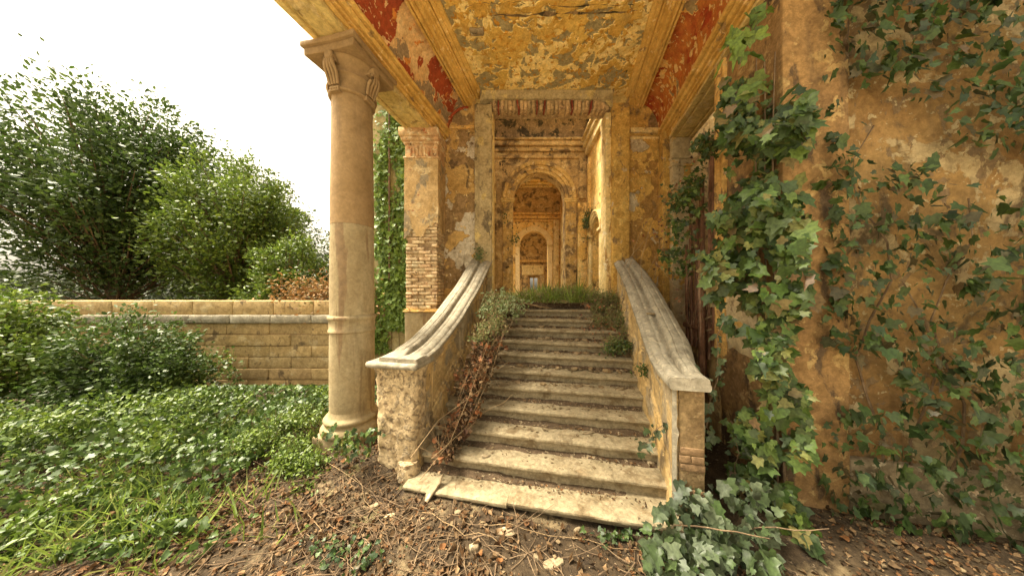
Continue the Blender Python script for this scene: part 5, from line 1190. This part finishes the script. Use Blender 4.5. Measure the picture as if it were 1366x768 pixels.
for i in range(12):
    v0 = V1 + STEP_T * i; n_ = (70, 80, 90, 110, 130, 160, 190, 210, 200, 180, 120, 100)[i]
    for _ in range(n_):
        u = random.uniform(-1.55, .9); back = random.random() ** (.35 if i > 3 else .5); v = v0 + .05 + .20 * back
        s = random.random() ** 4 * (.05 if i > 3 else .03) + .005; x, y, _z = pf(u, v, 0); P.append((x, y, E - H1 + STEP_R * i + s * .12)); S.append(s)
o = obj('rubble', gravel(P, S), mt['gravel'], smooth=30); tag(o, 'fine pale rubble strewn along the backs of the stair treads', 'rubble', kind='stuff')
# earth drifted against the risers
rings_all = []
for i in range(1, 12):
    v0 = V1 + STEP_T * i; z0 = -(H1 - STEP_R * (i - 1)); rings = []
    for k in range(61):
        u = -1.62 + 2.5 * k / 60; w2 = .05 * (.5 + max(-.4, fbm((u, i * 3.7, 0), 3.2, 3 + i))) + .015; hh = .020 * (.5 + max(-.4, fbm((u, i * 5.1, 3), 3.6, 5 + i))) + .004
        rings.append([pf(u, v0 + .06, z0 + hh * 1.1), pf(u, v0 + .02, z0 + hh), pf(u, v0 - w2 * .4, z0 + hh * .45), pf(u, v0 - w2, z0 - .004)])
    rings_all.append(loft(rings, closed=False))
o = obj('earth_drift', join(*rings_all), mt['dust'], smooth=60); tag(o, 'brown earth drifted into the back of every tread', 'earth', kind='stuff')
P = []
for i in range(1, 11):
    for _ in range(150):
        u = random.uniform(-1.5, .85); v = V1 + STEP_T * i - .01 - abs(random.gauss(0, .045)); 
        if fbm((u, i, 0), 1.8, 7) < -.15: continue
        x, y, _z = pf(u, v, 0); P.append((x, y, E - H1 + STEP_R * (i - 1) + .012 + .02 * random.random()))
o = put('leaf_crumbs', leafmesh('leaf_crumbs', 'dry', P, (0, -.3, 1), (0, -1, 0), .022 * (RNG.random(len(P)) + .4), mt['dry'], .6, 3)); tag(o, 'brown leaf fragments caught along the stair risers', 'debris', kind='stuff')
def flag(w, d, h, seed):
    rg = random.Random(seed); n = 11; an = sorted(2 * PI * (i + rg.uniform(-.33, .33)) / n for i in range(n)); rr = [rg.uniform(.72, 1.08) for _ in an]; rings = []
    for (k, zz) in ((.0, -.5), (.9, -.5), (1.0, -.15), (.97, .2), (.86, .42), (.45, .52), (.0, .5)):
        rings.append([(math.cos(a) * q * k * w / 2 * (1 + .05 * rg.uniform(-1, 1)), math.sin(a) * q * k * d / 2, h * (zz + .14 * rg.uniform(-1, 1) * k)) for a, q in zip(an, rr)])
    return loft(rings)
# individual stones one can pick out
def stone_at(px, py, w, d, h, label, i=None, rot=None, rz=None, mat=None, name='stone', group=None):
    """a stone resting on the ground (i None) or on the tread of step i"""
    lvl = 0.0 if i is None else E - H1 + STEP_R * i
    Y = (E - lvl) * F / (py - 388); x = XP(px, Y); z = groundz(x, Y) if i is None else lvl
    V, Fc = flag(w, d * 1.3, h, px + py)
    o = put(name, mkmesh(name, V, Fc, mat or mt['stone'], 30), None, (x, Y, z + h * .22), rot or (random.gauss(0, .10), random.gauss(0, .10), rz if rz is not None else random.random() * 3))
    return tag(o, label, 'stone', group)
st_big = stone_at(579, 664, .115, .22, .03, 'flat pointed stone slab propped against the bottom step', None, (R(40), R(6), R(-32)), mat=mt['stone'])
st_big.location.z += .075
stone_at(676, 713, .155, .075, .03, 'pale rectangular brick fragment in the middle foreground', None, rz=-.35)
stone_at(738, 752, .19, .06, .025, 'long pale flake lying at the bottom edge of the photo', None, rz=.25, mat=mt['stone'])
stone_at(632, 733, .09, .05, .045, 'lumpy pale stone left of the brick fragment', None, rz=.1, mat=mt['stone'])
stone_at(610, 688, .085, .04, .03, 'white chip of plaster below the bottom step', None, rz=.1, mat=mt['stone'])
stone_at(770, 705, .12, .03, .025, 'sloping pale splinter under the right of the bottom step', None, rz=.6, mat=mt['stone'])
stone_at(715, 745, .06, .04, .03, 'small round stone left of the long pale flake', None, mat=mt['stone'])
stone_at(499, 680, .11, .06, .03, 'crumpled pale piece of plaster among the leaves at left', None, rz=.7, mat=mt['stone'])
stone_at(520, 690, .12, .035, .03, 'split white and brown stone in the leaf litter', None, rz=.2, mat=mt['white'])
stone_at(648, 608, .11, .05, .012, 'thin flat flake on the second step', 1, rz=.15)
stone_at(810, 660, .055, .075, .02, 'broken tile chip on the bottom step', 0, rz=.5, mat=mt['stone'])
stone_at(868, 620, .09, .06, .05, 'pale stone against the right parapet on the second step', 1, rz=.2, mat=mt['stone'])
stone_at(785, 577, .17, .05, .012, 'flat pale shard on the third step', 2, rz=.2, mat=mt['stone'])
ORD = ['first', 'second', 'third', 'fourth', 'fifth', 'sixth', 'seventh', 'eighth', 'ninth', 'tenth', 'eleventh']
PLC = ['leftmost', 'second from the left', 'third from the left', 'middle', 'third from the right', 'second from the right', 'rightmost']
for i in range(4, 10):
    pxs = sorted(np.linspace(700, 830, 7) + RNG.normal(0, 6, 7))
    for q_, px in enumerate(pxs):
        lvl = E - H1 + STEP_R * i; v = V1 + STEP_T * (i + .62 + .25 * random.random()); X_Y = (px - 692) / F; Y = v / (SA * X_Y + CA)
        s = random.uniform(.06, .12); V, Fc = flag(s * 1.3, s, s * .4, px + i)
        o = put('stone', mkmesh('stone', V, Fc, mt['gravel'], 30), None, (X_Y * Y, Y, lvl + s * .15), (random.gauss(0, .15), random.gauss(0, .15), random.random() * 3))
        tag(o, '%s rubble chunk on the %s step, %s' % ('large' if s > .095 else 'small' if s < .075 else 'medium', ORD[i], PLC[q_]), 'stone', 'rubble chunks on the upper steps')
for (a, b, c, d, i) in ((752, 508, 788, 516, 4), (786, 508, 802, 512, 4)):
    lv = E - H1 + STEP_R * i; p = Vector(unp(a, b, (E - lv) * F / (b - 388))); q = Vector(unp(c, d, (E - lv) * F / (d - 388))); p.z = q.z = lv + .012
    o = obj('stick', tube([p, p + (q - p) * .5 + Vector((0, .01, .004)), q], .008, .006, 6), mt['straw'], smooth=60); tag(o, 'longer stick lying on the fifth step' if i == 4 and a < 760 else 'shorter stick lying on the fifth step', 'stick')
# fallen branch and stone rim at the head of the stairs
o = obj('fallen_branch', tube([Vector(unp(682, 410, 5.15)), Vector(unp(700, 404, 5.2)), Vector(unp(720, 409, 5.2)), Vector(unp(736, 411, 5.2))], .025, .012, 7), mt['straw'], smooth=60); tag(o, 'pale fallen branch lying across the top step', 'branch')
